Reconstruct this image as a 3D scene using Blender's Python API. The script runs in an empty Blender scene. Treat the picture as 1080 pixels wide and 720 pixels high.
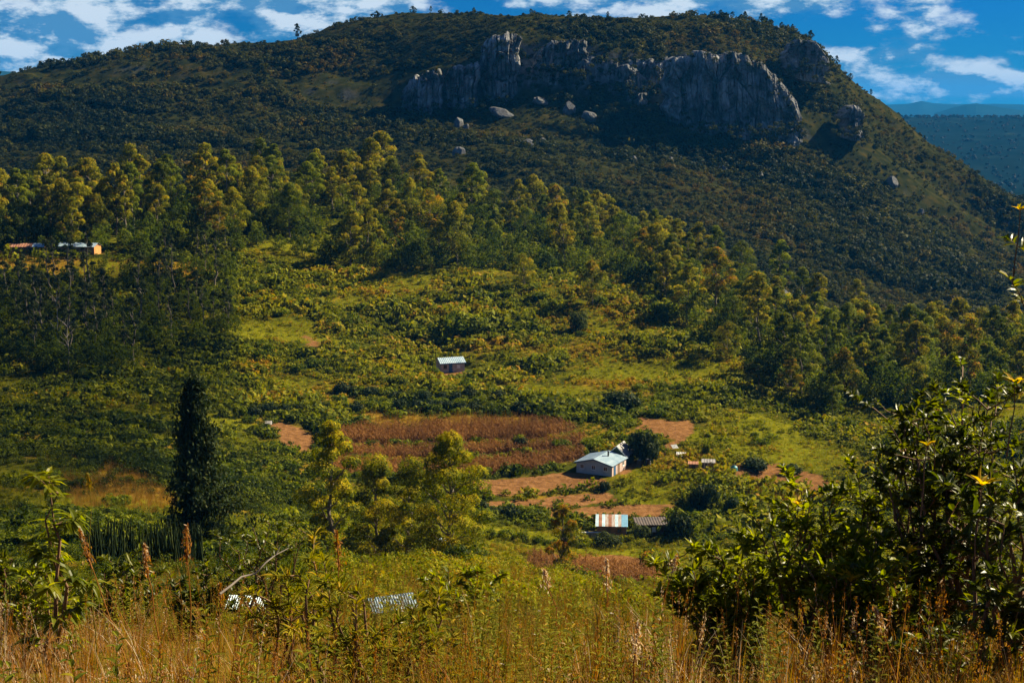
import bpy, bmesh, math, random
import numpy as np
from mathutils import Vector, Matrix
R = math.radians
rng = np.random.default_rng(7)
random.seed(7)
S = bpy.context.scene
COL = S.collection

# ------------------------------------------------------------------ camera maths
F = 1500.0                      # focal length in photo pixels (50 mm on 36 mm, 1080 px wide)
PITCH = math.atan(252 / 1500)   # horizon sits at photo row 108
CP, SP = math.cos(PITCH), math.sin(PITCH)
def tan_el(py): return np.tan(np.arctan((360 - np.asarray(py, float)) / F) - PITCH)
def P(px, py, Y):
    t = tan_el(py); return np.stack(np.broadcast_arrays((np.asarray(px) - 540) / F * (CP - t * SP) * Y, Y, t * Y), -1)
def proj(X, Y, Z):
    zc = Y * CP - Z * SP; return 540 + F * X / zc, 360 - F * (Y * SP + Z * CP) / zc

# ------------------------------------------------------------------ noise
def _h(ix, iy, s):
    n = (ix.astype(np.int64) * 374761393 + iy.astype(np.int64) * 668265263 + s * 144269) & 0x7fffffff
    n = ((n ^ (n >> 13)) * 1274126177) & 0x7fffffff
    return ((n ^ (n >> 16)) & 0xffff) / 65535.0
def vnoise(x, y, s=0):
    ix, iy = np.floor(x), np.floor(y); fx, fy = x - ix, y - iy
    fx = fx * fx * (3 - 2 * fx); fy = fy * fy * (3 - 2 * fy)
    a, b, c, d = _h(ix, iy, s), _h(ix + 1, iy, s), _h(ix, iy + 1, s), _h(ix + 1, iy + 1, s)
    return (a + (b - a) * fx) * (1 - fy) + (c + (d - c) * fx) * fy
def fbm(x, y, s=0, o=4, g=.5):
    r, a, t = 0, 1, 0
    for k in range(o):
        r = r + a * vnoise(x * 2 ** k + 17.3 * k, y * 2 ** k - 9.1 * k, s + k); t += a; a *= g
    return r / t

# ------------------------------------------------------------------ mesh helpers
def mesh_np(name, V, Q=None, T=None, mats=(), midx=None, attrs=None, smooth=False):
    me = bpy.data.meshes.new(name)
    V = np.ascontiguousarray(V, np.float32)
    nq = 0 if Q is None else len(Q); nt = 0 if T is None else len(T)
    loops = np.concatenate([np.asarray(Q, np.int32).ravel() if nq else np.zeros(0, np.int32), np.asarray(T, np.int32).ravel() if nt else np.zeros(0, np.int32)])
    starts = np.concatenate([np.arange(nq) * 4, nq * 4 + np.arange(nt) * 3]).astype(np.int32)
    me.vertices.add(len(V)); me.vertices.foreach_set('co', V.ravel())
    me.loops.add(len(loops)); me.loops.foreach_set('vertex_index', loops)
    me.polygons.add(nq + nt); me.polygons.foreach_set('loop_start', starts)
    me.polygons.foreach_set('use_smooth', np.full(nq + nt, smooth))
    for m in mats: me.materials.append(m)
    if midx is not None: me.polygons.foreach_set('material_index', np.asarray(midx, np.int32))
    for k, a in (attrs or {}).items():
        at = me.attributes.new(k, 'FLOAT', 'POINT'); at.data.foreach_set('value', np.asarray(a, np.float32))
    me.update(calc_edges=True)
    return me
def link(name, me, parent=None):
    o = bpy.data.objects.new(name, me); COL.objects.link(o)
    if parent is not None: o.parent = parent
    return o
def tag(o, label=None, cat=None, group=None, kind=None):
    if label: o['label'] = label
    if cat: o['category'] = cat
    if group: o['group'] = group
    if kind: o['kind'] = kind
    return o
def empty(name, loc, rz=0, scale=1):
    o = bpy.data.objects.new(name, None); COL.objects.link(o)
    o.location = loc; o.rotation_euler = (0, 0, rz); o.empty_display_size = .5
    o.scale = (scale,) * 3
    return o
def copy_tree(o, parent=None):
    c = o.copy(); COL.objects.link(c); c.parent = parent
    for ch in o.children: copy_tree(ch, c)
    return c
class G:                        # growing geometry: quads + a per-vertex tint value
    def __init__(s): s.v, s.q, s.a, s.n = [], [], [], 0
    def add(s, V, Q, a=0.5):
        V = np.asarray(V, float).reshape(-1, 3)
        s.v.append(V); s.q.append(np.asarray(Q, int) + s.n); s.a.append(np.broadcast_to(np.asarray(a, float), (len(V),))); s.n += len(V)
    def arr(s):
        if not s.v: return np.zeros((0, 3)), np.zeros((0, 4), int), np.zeros(0)
        return np.concatenate(s.v), np.concatenate(s.q), np.concatenate(s.a)
    def mesh(s, name, mats, smooth=False):
        V, Q, a = s.arr(); return mesh_np(name, V, Q, mats=mats, attrs={'v': a}, smooth=smooth)
def norm(v): return v / (np.linalg.norm(v, axis=-1, keepdims=True) + 1e-9)
def cards(g, pos, nrm, L, W, a, up=None):
    """flat leaf quads at pos facing nrm, long axis random (or up)"""
    n = len(pos); r = rng.normal(size=(n, 3)) if up is None else up + rng.normal(size=(n, 3)) * .35
    nrm = norm(nrm); t = norm(np.cross(nrm, r)); b = np.cross(nrm, t)
    L = np.broadcast_to(L, (n,))[:, None]; W = np.broadcast_to(W, (n,))[:, None]
    V = np.stack([pos - b * L / 2, pos + t * W / 2 - b * L * .05, pos + b * L / 2, pos - t * W / 2 - b * L * .05], 1).reshape(-1, 3)
    g.add(V, np.arange(4 * n).reshape(n, 4), np.repeat(np.broadcast_to(a, (n,)), 4))
def leaves(g, pos, d, up, L, W, a, droop=.25, fold=.25):
    """curved, folded leaves: 3 columns x 4 rows each"""
    n = len(pos); d = norm(d); side = norm(np.cross(d, up)); nn = np.cross(side, d)
    L = np.broadcast_to(L, (n,))[:, None]; W = np.broadcast_to(W, (n,))[:, None]
    rows = []
    for t, w in ((0, .10), (.3, .9), (.65, .85), (1, .04)):
        c = pos + d * L * t - nn * L * droop * t * t
        for sgn in (-1, 0, 1):
            rows.append(c + side * W * .5 * w * sgn + nn * (abs(sgn) * fold * W * w))
    V = np.stack(rows, 1).reshape(-1, 3)
    base = np.array([[r * 3 + c, r * 3 + c + 1, r * 3 + c + 4, r * 3 + c + 3] for r in range(3) for c in range(2)])
    Q = (base[None] + (np.arange(n) * 12)[:, None, None]).reshape(-1, 4)
    g.add(V, Q, np.repeat(np.broadcast_to(a, (n,)), 12))
def tube(g, pts, r0, r1, k=6, a=.5):
    pts = np.asarray(pts, float); m = len(pts)
    d = norm(np.gradient(pts, axis=0)); ref = np.where(np.abs(d[:, 2:3]) > .9, [[1., 0, 0]], [[0, 0, 1.]])
    s = norm(np.cross(d, ref)); u = np.cross(s, d); rad = np.linspace(r0, r1, m)[:, None]
    ang = np.arange(k) * 2 * np.pi / k
    V = (pts[:, None] + rad[:, None] * (np.cos(ang)[None, :, None] * s[:, None] + np.sin(ang)[None, :, None] * u[:, None])).reshape(-1, 3)
    Q = [[i * k + j, i * k + (j + 1) % k, (i + 1) * k + (j + 1) % k, (i + 1) * k + j] for i in range(m - 1) for j in range(k)]
    g.add(V, Q, a)
def bend(p0, p1, n=5, wob=.1, sag=0):
    p0, p1 = np.asarray(p0, float), np.asarray(p1, float); t = np.linspace(0, 1, n)[:, None]
    L = np.linalg.norm(p1 - p0); w = rng.normal(size=(n, 3)) * wob * L * .3; w[0] = 0; w[-1] = 0
    pts = p0 + (p1 - p0) * t + w; pts[:, 2] += sag * L * (t[:, 0] * (1 - t[:, 0])) * 4
    return pts

# ------------------------------------------------------------------ materials
def new_mat(name):
    m = bpy.data.materials.new(name); m.use_nodes = True; nt = m.node_tree; nt.nodes.clear(); return m, nt
def N(nt, typ, **kw):
    n = nt.nodes.new(typ)
    for k, v in kw.items():
        if k.startswith('i_'):
            key = k[2:]; key = int(key) if key.isdigit() else key.replace('_', ' ')
            n.inputs[key].default_value = v
        else: setattr(n, k, v)
    return n
def ramp(nt, stops, interp='LINEAR'):
    r = nt.nodes.new('ShaderNodeValToRGB'); r.color_ramp.interpolation = interp
    e = r.color_ramp.elements
    while len(e) < len(stops): e.new(.5)
    for x, (p, c) in zip(e, stops): x.position = p; x.color = (*c, 1)
    return r
def leaf_mat(name, stops, trans=.35, spec=.07, rough=.7, objvar=.25, gloss_only=False):
    m, nt = new_mat(name); L = nt.links.new
    at = N(nt, 'ShaderNodeAttribute', attribute_name='v'); rp = ramp(nt, stops); L(at.outputs['Fac'], rp.inputs[0])
    oi = N(nt, 'ShaderNodeObjectInfo')
    mr = N(nt, 'ShaderNodeMapRange', i_3=1 - objvar, i_4=1 + objvar); L(oi.outputs['Random'], mr.inputs[0])
    hs = N(nt, 'ShaderNodeHueSaturation'); L(rp.outputs[0], hs.inputs['Color']); L(mr.outputs[0], hs.inputs['Value'])
    pb = N(nt, 'ShaderNodeBsdfPrincipled'); L(hs.outputs[0], pb.inputs['Base Color'])
    pb.inputs['Roughness'].default_value = rough; pb.inputs['Specular IOR Level'].default_value = spec
    tr = N(nt, 'ShaderNodeBsdfTranslucent'); h2 = N(nt, 'ShaderNodeHueSaturation', i_Saturation=1.15, i_Value=1.25); L(hs.outputs[0], h2.inputs['Color']); L(h2.outputs[0], tr.inputs[0])
    mx = N(nt, 'ShaderNodeMixShader', i_0=trans); L(pb.outputs[0], mx.inputs[1]); L(tr.outputs[0], mx.inputs[2])
    out = N(nt, 'ShaderNodeOutputMaterial'); L(mx.outputs[0], out.inputs[0])
    return m
def plain_mat(name, c1, c2, scale=3.0, rough=.8, metallic=0, spec=.3, detail=5, stretch=(1, 1, 1), bump=0.0, lo=.35, hi=.65):
    m, nt = new_mat(name); L = nt.links.new
    tc = N(nt, 'ShaderNodeTexCoord'); mp = N(nt, 'ShaderNodeMapping'); mp.inputs['Scale'].default_value = stretch
    L(tc.outputs['Object'], mp.inputs[0])
    no = N(nt, 'ShaderNodeTexNoise', i_Scale=scale, i_Detail=detail, i_Roughness=.65); L(mp.outputs[0], no.inputs[0])
    rp = ramp(nt, [(lo, c1), (hi, c2)]); L(no.outputs[0], rp.inputs[0])
    pb = N(nt, 'ShaderNodeBsdfPrincipled', i_Roughness=rough, i_Metallic=metallic); pb.inputs['Specular IOR Level'].default_value = spec
    L(rp.outputs[0], pb.inputs['Base Color'])
    if bump:
        b = N(nt, 'ShaderNodeBump', i_Strength=bump, i_Distance=.1); L(no.outputs[0], b.inputs['Height']); L(b.outputs[0], pb.inputs['Normal'])
    out = N(nt, 'ShaderNodeOutputMaterial'); L(pb.outputs[0], out.inputs[0])
    return m
M = {}
GR, GO, RU = (.045, .062, .010), (.17, .125, .010), (.22, .085, .008)
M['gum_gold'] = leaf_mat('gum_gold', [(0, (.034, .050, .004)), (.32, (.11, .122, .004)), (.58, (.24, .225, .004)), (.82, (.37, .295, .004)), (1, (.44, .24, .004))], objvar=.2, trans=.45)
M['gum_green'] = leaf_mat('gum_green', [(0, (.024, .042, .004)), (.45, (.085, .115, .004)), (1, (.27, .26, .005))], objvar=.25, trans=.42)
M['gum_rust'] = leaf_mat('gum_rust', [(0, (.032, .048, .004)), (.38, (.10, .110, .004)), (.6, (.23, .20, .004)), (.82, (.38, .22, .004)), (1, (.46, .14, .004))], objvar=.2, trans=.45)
M['near_gold'] = leaf_mat('near_gold', [(0, (.026, .042, .004)), (.40, (.095, .115, .004)), (.68, (.25, .235, .004)), (1, (.46, .33, .004))], objvar=.12, trans=.4)
M['gum_dull'] = leaf_mat('gum_dull', [(0, (.026, .038, .014)), (.6, (.048, .062, .018)), (1, (.10, .105, .025))], objvar=.3)
M['dark_leaf'] = leaf_mat('dark_leaf', [(0, (.014, .026, .009)), (.7, (.028, .042, .011)), (1, (.06, .07, .015))], trans=.2, objvar=.2)
M['scrub'] = leaf_mat('scrub', [(0, (.022, .036, .004)), (.28, (.075, .094, .004)), (.6, (.170, .180, .004)), (.88, (.27, .225, .005)), (1, (.30, .16, .008))], objvar=0)
M['hill_leaf'] = leaf_mat('hill_leaf', [(0, (.018, .028, .007)), (.4, (.046, .056, .009)), (.75, (.105, .100, .010)), (1, (.16, .105, .012))], trans=.3, spec=.1, objvar=0)
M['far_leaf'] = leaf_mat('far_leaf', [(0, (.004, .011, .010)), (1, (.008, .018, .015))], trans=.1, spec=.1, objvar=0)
M['dry_grass'] = leaf_mat('dry_grass', [(0, (.06, .065, .008)), (.25, (.17, .13, .012)), (.5, (.26, .14, .018)), (.75, (.30, .11, .022)), (.92, (.40, .22, .07)), (1, (.60, .48, .32))], trans=.4, spec=.15, objvar=0)
M['weed'] = leaf_mat('weed', [(0, (.06, .08, .006)), (.4, (.16, .16, .008)), (.8, (.28, .22, .010)), (.96, (.38, .22, .012)), (1, (.65, .6, .5))], trans=.4, objvar=.1)
M['broad_leaf'] = leaf_mat('broad_leaf', [(0, (.028, .045, .005)), (.5, (.080, .096, .006)), (.88, (.18, .175, .007)), (1, (.30, .22, .008))], trans=.48, spec=.3, rough=.42, objvar=.1)
M['bright_leaf'] = leaf_mat('bright_leaf', [(0, (.06, .085, .005)), (.5, (.17, .19, .006)), (1, (.32, .29, .008))], trans=.62, spec=.3, rough=.42, objvar=.1)
M['young_leaf'] = leaf_mat('young_leaf', [(0, (.26, .22, .008)), (.4, (.46, .30, .008)), (1, (.66, .40, .012))], trans=.5, spec=.3, objvar=0)
M['maize'] = leaf_mat('maize', [(0, (.10, .05, .014)), (.5, (.24, .105, .028)), (1, (.42, .21, .05))], trans=.3, spec=.1, objvar=0)
M['bark'] = plain_mat('bark', (.10, .075, .05), (.22, .18, .13), 1.2, stretch=(3, 3, .5))
M['bark_pale'] = plain_mat('bark_pale', (.26, .23, .19), (.42, .39, .34), 1.2, stretch=(3, 3, .4))
M['bark_dark'] = plain_mat('bark_dark', (.03, .022, .016), (.07, .05, .032), 3, stretch=(3, 3, .5))
M['twig'] = plain_mat('twig', (.09, .045, .022), (.20, .11, .055), 6)
M['dead_wood'] = plain_mat('dead_wood', (.20, .16, .13), (.36, .30, .25), 8)

# ------------------------------------------------------------------ terrain
def C(*p): return p
ROWS = [  # (Y curve, photo-row curve) along photo columns: features of the ground, near to far
    ([(0, 9)], [(-300, 716), (540, 722), (1400, 716)]),
    ([(0, 22)], [(-300, 664), (100, 664), (400, 674), (660, 678), (860, 676), (1080, 668), (1400, 660)]),
    ([(0, 55)], [(-300, 640), (130, 640), (260, 636), (400, 618), (540, 624), (660, 642), (860, 632), (1080, 612), (1400, 600)]),
    ([(0, 115)], [(-300, 572), (0, 572), (130, 566), (260, 582), (400, 594), (540, 607), (660, 626), (760, 620), (860, 600), (1080, 570), (1400, 560)]),
    ([(130, 150), (260, 165), (400, 175), (540, 185), (660, 190), (760, 195), (960, 190)], [(0, 545), (130, 542), (260, 560), (400, 588), (540, 598), (660, 610), (760, 598), (860, 580), (1080, 550), (1400, 540)]),
    ([(130, 190), (260, 205), (400, 210), (540, 215), (660, 217), (860, 222), (960, 225)], [(0, 500), (130, 500), (260, 520), (400, 540), (540, 553), (660, 566), (760, 560), (860, 545), (1080, 515), (1400, 500)]),
    ([(130, 225), (260, 240), (540, 244), (760, 246)], [(0, 465), (130, 465), (260, 482), (400, 497), (540, 500), (760, 500), (860, 505), (960, 500), (1080, 490), (1400, 480)]),
    ([(130, 255), (260, 270), (400, 275), (660, 277), (860, 270), (960, 265)], [(0, 440), (540, 440), (660, 443), (760, 452), (860, 472), (960, 468), (1080, 455), (1400, 445)]),
    ([(130, 290), (260, 310), (400, 320), (660, 320), (760, 310), (860, 300), (960, 295)], [(0, 395), (540, 392), (660, 395), (760, 407), (860, 442), (960, 443), (1080, 430), (1400, 420)]),
    ([(130, 335), (260, 355), (400, 370), (660, 365), (760, 350), (860, 335), (1080, 325)], [(0, 335), (130, 335), (260, 328), (400, 322), (540, 325), (660, 332), (760, 360), (860, 402), (960, 412), (1080, 408), (1400, 400)]),
    ([(130, 390), (260, 410), (400, 425), (540, 430), (660, 425), (760, 400), (860, 370), (1080, 355)], [(0, 270), (540, 272), (660, 286), (760, 325), (860, 366), (960, 388), (1080, 390), (1400, 385)]),
    ([(0, 460), (130, 465), (260, 490), (400, 520), (540, 520), (660, 500), (760, 470), (860, 440), (960, 420), (1080, 410)], [(-300, 240), (0, 238), (130, 230), (260, 213), (400, 207), (480, 212), (540, 228), (660, 265), (760, 290), (860, 328), (960, 356), (1080, 376), (1400, 380)]),
    ([(0, 620), (400, 660), (660, 640), (860, 600), (1080, 580)], [(0, 236), (260, 216), (400, 214), (540, 232), (660, 268), (760, 300), (860, 345), (960, 378), (1080, 410), (1400, 420)]),
    ([(0, 740), (260, 780), (400, 800), (660, 790), (860, 770), (1080, 750)], [(0, 172), (260, 166), (540, 166), (660, 190), (760, 220), (860, 258), (960, 298), (1080, 330), (1400, 345)]),
    ([(0, 870), (130, 900), (260, 930), (400, 950), (860, 950), (1080, 930), (1400, 900)], [(-300, 122), (0, 122), (130, 114), (260, 112), (400, 116), (480, 116), (540, 106), (620, 112), (700, 124), (760, 130), (820, 140), (860, 160), (910, 184), (960, 216), (1080, 285), (1400, 310)]),
    ([(0, 910), (130, 940), (260, 965), (400, 972), (540, 978), (860, 985), (960, 990), (1080, 970), (1400, 940)], [(-300, 108), (0, 106), (130, 96), (260, 86), (400, 92), (430, 88), (470, 72), (505, 62), (530, 38), (580, 46), (620, 42), (700, 60), (760, 56), (800, 66), (835, 100), (850, 112), (880, 128), (910, 146), (960, 188), (1080, 258), (1400, 290)]),
    ([(0, 980), (130, 1010), (260, 1050), (400, 1080), (760, 1090), (860, 1080), (960, 1050), (1080, 1010), (1400, 980)],
     [(-300, 110), (-100, 92), (0, 84), (50, 72), (100, 62), (150, 52), (200, 49), (280, 46), (320, 40), (345, 30), (370, 23), (430, 15), (500, 15), (560, 17), (640, 19), (700, 18), (760, 17), (800, 23), (840, 36), (858, 45), (872, 62), (900, 88), (920, 103), (950, 126), (975, 152), (1000, 168), (1030, 188), (1055, 207), (1080, 219), (1120, 244), (1400, 300)]),
    ([(0, 1350)], [(-300, 150), (0, 130), (370, 80), (800, 80), (860, 110), (960, 190), (1080, 270), (1400, 320)]),
    ([(0, 1900)], [(0, 300)]),
]
def curve(c, x):
    p = np.array(c, float); return np.interp(x, p[:, 0], p[:, 1])
U = np.concatenate([np.linspace(-1.25, -.43, 55, endpoint=False), np.linspace(-.43, .43, 330), np.linspace(.43, 1.25, 56)[1:]])
LY = np.unique(np.concatenate([np.geomspace(.6, 30, 120), np.geomspace(30, 180, 190), np.geomspace(180, 560, 430), np.geomspace(560, 1150, 260), np.geomspace(1150, 1900, 50)]).round(4))
_px = np.arange(-1600, 2700, 4.0)
def _gs(a, s=6):
    k = np.exp(-.5 * (np.arange(-3 * s, 3 * s + 1) / s) ** 2); k /= k.sum()
    return np.convolve(np.pad(a, 3 * s, mode='edge'), k, 'valid')
RY = [np.full(len(_px), .5)]; RT = [np.full(len(_px), -1.66 / .5)]
for i, (yc, pc) in enumerate(ROWS):
    RY.append(_gs(curve(yc, _px), 8)); RT.append(tan_el(_gs(curve(pc, _px), 2 if i >= 14 else 7)))
RY, RT = np.array(RY), np.array(RT); RZ = RY * RT
# slopes for a monotone-ish cubic along each column
sec = np.diff(RZ, axis=0) / np.diff(RY, axis=0); SL = np.zeros_like(RZ); SL[0], SL[-1] = sec[0], sec[-1]
SL[1:-1] = np.where(sec[:-1] * sec[1:] > 0, 2 * sec[:-1] * sec[1:] / (sec[:-1] + sec[1:] + 1e-9), (sec[:-1] + sec[1:]) * .25)
ZCOL = np.empty((len(_px), len(LY)))
for j in range(len(_px)):
    k = np.clip(np.searchsorted(RY[:, j], LY) - 1, 0, len(RY) - 2)
    h = RY[k + 1, j] - RY[k, j]; t = np.clip((LY - RY[k, j]) / h, 0, 1)
    ZCOL[j] = (2*t**3 - 3*t**2 + 1) * RZ[k, j] + (t**3 - 2*t**2 + t) * h * SL[k, j] + (-2*t**3 + 3*t**2) * RZ[k + 1, j] + (t**3 - t**2) * h * SL[k + 1, j]
UU, YY = np.meshgrid(U, LY, indexing='ij')
ZZ = np.zeros_like(UU); jj = np.arange(len(LY))[None, :]
tt = np.full_like(UU, -.2)
for it in range(4):
    q = np.clip((540 + UU * F / (CP - tt * SP) - _px[0]) / 4, 0, len(_px) - 1.001); i0 = q.astype(int); fr = q - i0
    ZZ = ZCOL[i0, jj] * (1 - fr) + ZCOL[i0 + 1, jj] * fr; tt = ZZ / YY
XX = UU * YY
amp = np.interp(YY, [0, 5, 40, 120, 300, 600, 1000, 1900], [.02, .08, .5, .9, 1.2, 2.2, 4, 6])
ZZ = ZZ + amp * (fbm(XX / 22, YY / 22, 3, 5) - .5) * 1.3 + np.where(YY > 600, (fbm(XX / 70, YY / 40, 9, 5, .55) - .5) * 16 * np.clip((YY - 620) / 150, 0, 1) * np.clip((1040 - YY) / 60, 0, 1), 0)
ZZ = ZZ + (fbm(XX / 48, YY / 36, 13, 3) - .5) * 9 * np.clip((XX / YY + .29) / .05, 0, 1) * np.clip((YY - 285) / 30, 0, 1) * np.clip((500 - YY) / 60, 0, 1)
def ground_z(x, y):
    x, y = np.asarray(x, float), np.asarray(y, float)
    u = np.clip(x / y, U[0], U[-1] - 1e-6); yc = np.clip(y, LY[0], LY[-1] - 1e-3)
    i = np.clip(np.searchsorted(U, u, 'right') - 1, 0, len(U) - 2); j = np.clip(np.searchsorted(LY, yc, 'right') - 1, 0, len(LY) - 2)
    a = (u - U[i]) / (U[i + 1] - U[i]); b = (yc - LY[j]) / (LY[j + 1] - LY[j])
    return (ZZ[i, j] * (1 - a) + ZZ[i + 1, j] * a) * (1 - b) + (ZZ[i, j + 1] * (1 - a) + ZZ[i + 1, j + 1] * a) * b
_yr = np.geomspace(3, 1890, 5000)
def hit(px, py, ymin=0):
    p = P(px, py, _yr); g = ground_z(p[:, 0], p[:, 1]); ok = (g >= p[:, 2]) & (_yr > ymin)
    k = np.argmax(ok); return np.array([p[k, 0], p[k, 1], g[k]])
def pad(x, y, r0, r1, dz=0):
    """level the ground round a building"""
    z = float(ground_z(x, y)) + dz; d = np.hypot(XX - x, YY - y); w = np.clip((r1 - d) / (r1 - r0), 0, 1); w = w * w * (3 - 2 * w)
    ZZ[:] = ZZ * (1 - w) + z * w; return z
# house plots
SITES = {}
for nm, px, py, r0, r1 in (('small', 475, 391, 4.4, 8), ('grey', 634, 496, 5.6, 10), ('shack', 645, 563, 3.4, 6), ('latrine', 747, 495, 1.6, 3.5), ('brickrow', 84, 268, 6, 10), ('mudhouse', 30, 268, 7, 11), ('dim', 686, 562, 3, 6)):
    h = hit(px, py, 150); z = pad(h[0], h[1], r0, r1); SITES[nm] = (h[0], h[1], z)

PX, PY = proj(XX, YY, ZZ)
def inpoly(px, py, poly):
    r = np.zeros(px.shape, bool); n = len(poly)
    for i in range(n):
        (x1, y1), (x2, y2) = poly[i], poly[(i + 1) % n]
        if y1 == y2: continue
        c = ((y1 > py) != (y2 > py)) & (px < (x2 - x1) * (py - y1) / (y2 - y1) + x1); r ^= c
    return r
MAIZE = [[(352, 455), (440, 450), (500, 446), (590, 446), (606, 454), (560, 461), (500, 465), (440, 468), (350, 466)], [(350, 473), (440, 475), (500, 472), (560, 468), (608, 461), (612, 468), (560, 476), (500, 482), (440, 485), (348, 482)],
         [(348, 489), (440, 491), (500, 489), (560, 483), (608, 477), (612, 485), (560, 495), (515, 500), (440, 501), (348, 499)], [(560, 588), (640, 596), (690, 600), (692, 618), (600, 612), (550, 600)]]
SOIL = [[(495, 507), (560, 503), (612, 497), (636, 505), (642, 513), (560, 522), (500, 523)], [(498, 529), (560, 527), (640, 518), (648, 527), (600, 536), (505, 537)], [(570, 541), (640, 533), (700, 530), (712, 538), (690, 546), (640, 548), (575, 547)],
        [(648, 492), (660, 486), (690, 484), (676, 490), (658, 500), (640, 500)], [(690, 480), (700, 470), (722, 456), (728, 458), (708, 474), (698, 484)], [(672, 440), (725, 444), (732, 458), (715, 466), (690, 456), (676, 452)],
        [(775, 490), (830, 489), (873, 506), (872, 519), (800, 513), (770, 503)], [(278, 446), (300, 444), (332, 462), (326, 476), (300, 468)], [(450, 390), (495, 392), (500, 396), (470, 396), (446, 394)],
        [(322, 354), (332, 356), (338, 370), (330, 376)], [(640, 585), (690, 590), (690, 600), (560, 592)]]
GOLD = [[(88, 508), (115, 489), (150, 500), (172, 516), (186, 535), (160, 545), (110, 528)], [(-40, 266), (60, 270), (110, 276), (215, 276), (220, 289), (110, 292), (-40, 288)], [(60, 500), (90, 510), (120, 540), (80, 540)], [(380, 436), (560, 440), (560, 446), (380, 450)], [(780, 515), (850, 520), (860, 545), (800, 550)]]
w1 = (fbm(XX / 4, YY / 4, 21, 4) - .5) * 18; w2 = (fbm(XX / 4, YY / 4, 31, 4) - .5) * 5
def zone(polys):
    r = np.zeros(PX.shape, bool); band = (YY > 60) & (YY < 560)
    for p in polys: r |= inpoly(PX + w1, PY + w2, p) & band
    return r
zs, zm, zg = zone(SOIL), zone(MAIZE), zone(GOLD)
BARE = zs | zm
# small terrace risers between the fields
soilA = np.clip(zs * 1.0 + zm * .8, 0, 1)
goldA = np.clip(zg * 1.0 + np.clip((fbm(XX / 9, YY / 9, 41, 4) - .52) * 5, 0, .7) * ((YY > 60) & (YY < 430)) + np.clip((40 - YY) / 20, 0, .3), 0, 1)
PCH = np.clip((fbm(XX / 26, YY / 20, 83, 3) - .5) * 6, -1, 1)
grassA = np.clip((PCH - .25) * 2, 0, 1) * ((YY > 150) & (YY < 540))
def gmat():
    m, nt = new_mat('hillside_ground'); L = nt.links.new
    tc = N(nt, 'ShaderNodeTexCoord')
    n1 = N(nt, 'ShaderNodeTexNoise', i_Scale=.9, i_Detail=8, i_Roughness=.7); L(tc.outputs['Object'], n1.inputs[0])
    n2 = N(nt, 'ShaderNodeTexNoise', i_Scale=.12, i_Detail=6, i_Roughness=.6); L(tc.outputs['Object'], n2.inputs[0])
    green = ramp(nt, [(.3, (.016, .022, .004)), (.55, (.045, .050, .005)), (.75, (.11, .095, .008))]); L(n1.outputs[0], green.inputs[0])
    gold = ramp(nt, [(.3, (.10, .075, .010)), (.6, (.24, .14, .014)), (.8, (.33, .18, .03))]); L(n1.outputs[0], gold.inputs[0])
    soil = ramp(nt, [(.28, (.07, .036, .014)), (.5, (.165, .078, .029)), (.72, (.28, .145, .06))]); L(n1.outputs[0], soil.inputs[0])
    a = N(nt, 'ShaderNodeAttribute', attribute_name='gold'); b = N(nt, 'ShaderNodeAttribute', attribute_name='soil'); hl = N(nt, 'ShaderNodeAttribute', attribute_name='hill')
    m1 = N(nt, 'ShaderNodeMix', data_type='RGBA'); L(a.outputs['Fac'], m1.inputs[0]); L(green.outputs[0], m1.inputs[6]); L(gold.outputs[0], m1.inputs[7])
    ga = N(nt, 'ShaderNodeAttribute', attribute_name='grass'); gg_ = ramp(nt, [(.3, (.040, .050, .004)), (.5, (.105, .105, .005)), (.72, (.20, .165, .008))]); L(n1.outputs[0], gg_.inputs[0])
    m0 = N(nt, 'ShaderNodeMix', data_type='RGBA'); L(ga.outputs['Fac'], m0.inputs[0]); L(m1.outputs[2], m0.inputs[6]); L(gg_.outputs[0], m0.inputs[7]); m1 = m0
    hc = ramp(nt, [(.34, (.018, .024, .007)), (.5, (.036, .040, .010)), (.7, (.085, .066, .015))]); L(n2.outputs[0], hc.inputs[0])
    m2 = N(nt, 'ShaderNodeMix', data_type='RGBA'); L(hl.outputs['Fac'], m2.inputs[0]); L(m1.outputs[2], m2.inputs[6]); L(hc.outputs[0], m2.inputs[7])
    m3 = N(nt, 'ShaderNodeMix', data_type='RGBA'); L(b.outputs['Fac'], m3.inputs[0]); L(m2.outputs[2], m3.inputs[6]); L(soil.outputs[0], m3.inputs[7])
    rk = N(nt, 'ShaderNodeAttribute', attribute_name='rock'); mpz = N(nt, 'ShaderNodeMapping'); mpz.inputs['Scale'].default_value = (1, 1, .25); L(tc.outputs['Object'], mpz.inputs[0])
    n3 = N(nt, 'ShaderNodeTexNoise', i_Scale=.3, i_Detail=9, i_Roughness=.72); L(mpz.outputs[0], n3.inputs[0])
    rc = ramp(nt, [(.34, (.04, .04, .038)), (.55, (.18, .18, .175)), (.75, (.36, .35, .33))]); L(n3.outputs[0], rc.inputs[0])
    m4 = N(nt, 'ShaderNodeMix', data_type='RGBA'); L(rk.outputs['Fac'], m4.inputs[0]); L(m3.outputs[2], m4.inputs[6]); L(rc.outputs[0], m4.inputs[7])
    pb = N(nt, 'ShaderNodeBsdfPrincipled', i_Roughness=.95); pb.inputs['Specular IOR Level'].default_value = 0; L(m4.outputs[2], pb.inputs['Base Color'])
    bp = N(nt, 'ShaderNodeBump', i_Strength=.6, i_Distance=.4); L(n1.outputs[0], bp.inputs['Height']); L(bp.outputs[0], pb.inputs['Normal'])
    L(pb.outputs[0], N(nt, 'ShaderNodeOutputMaterial').inputs[0])
    return m
M['ground'] = gmat()
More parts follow.
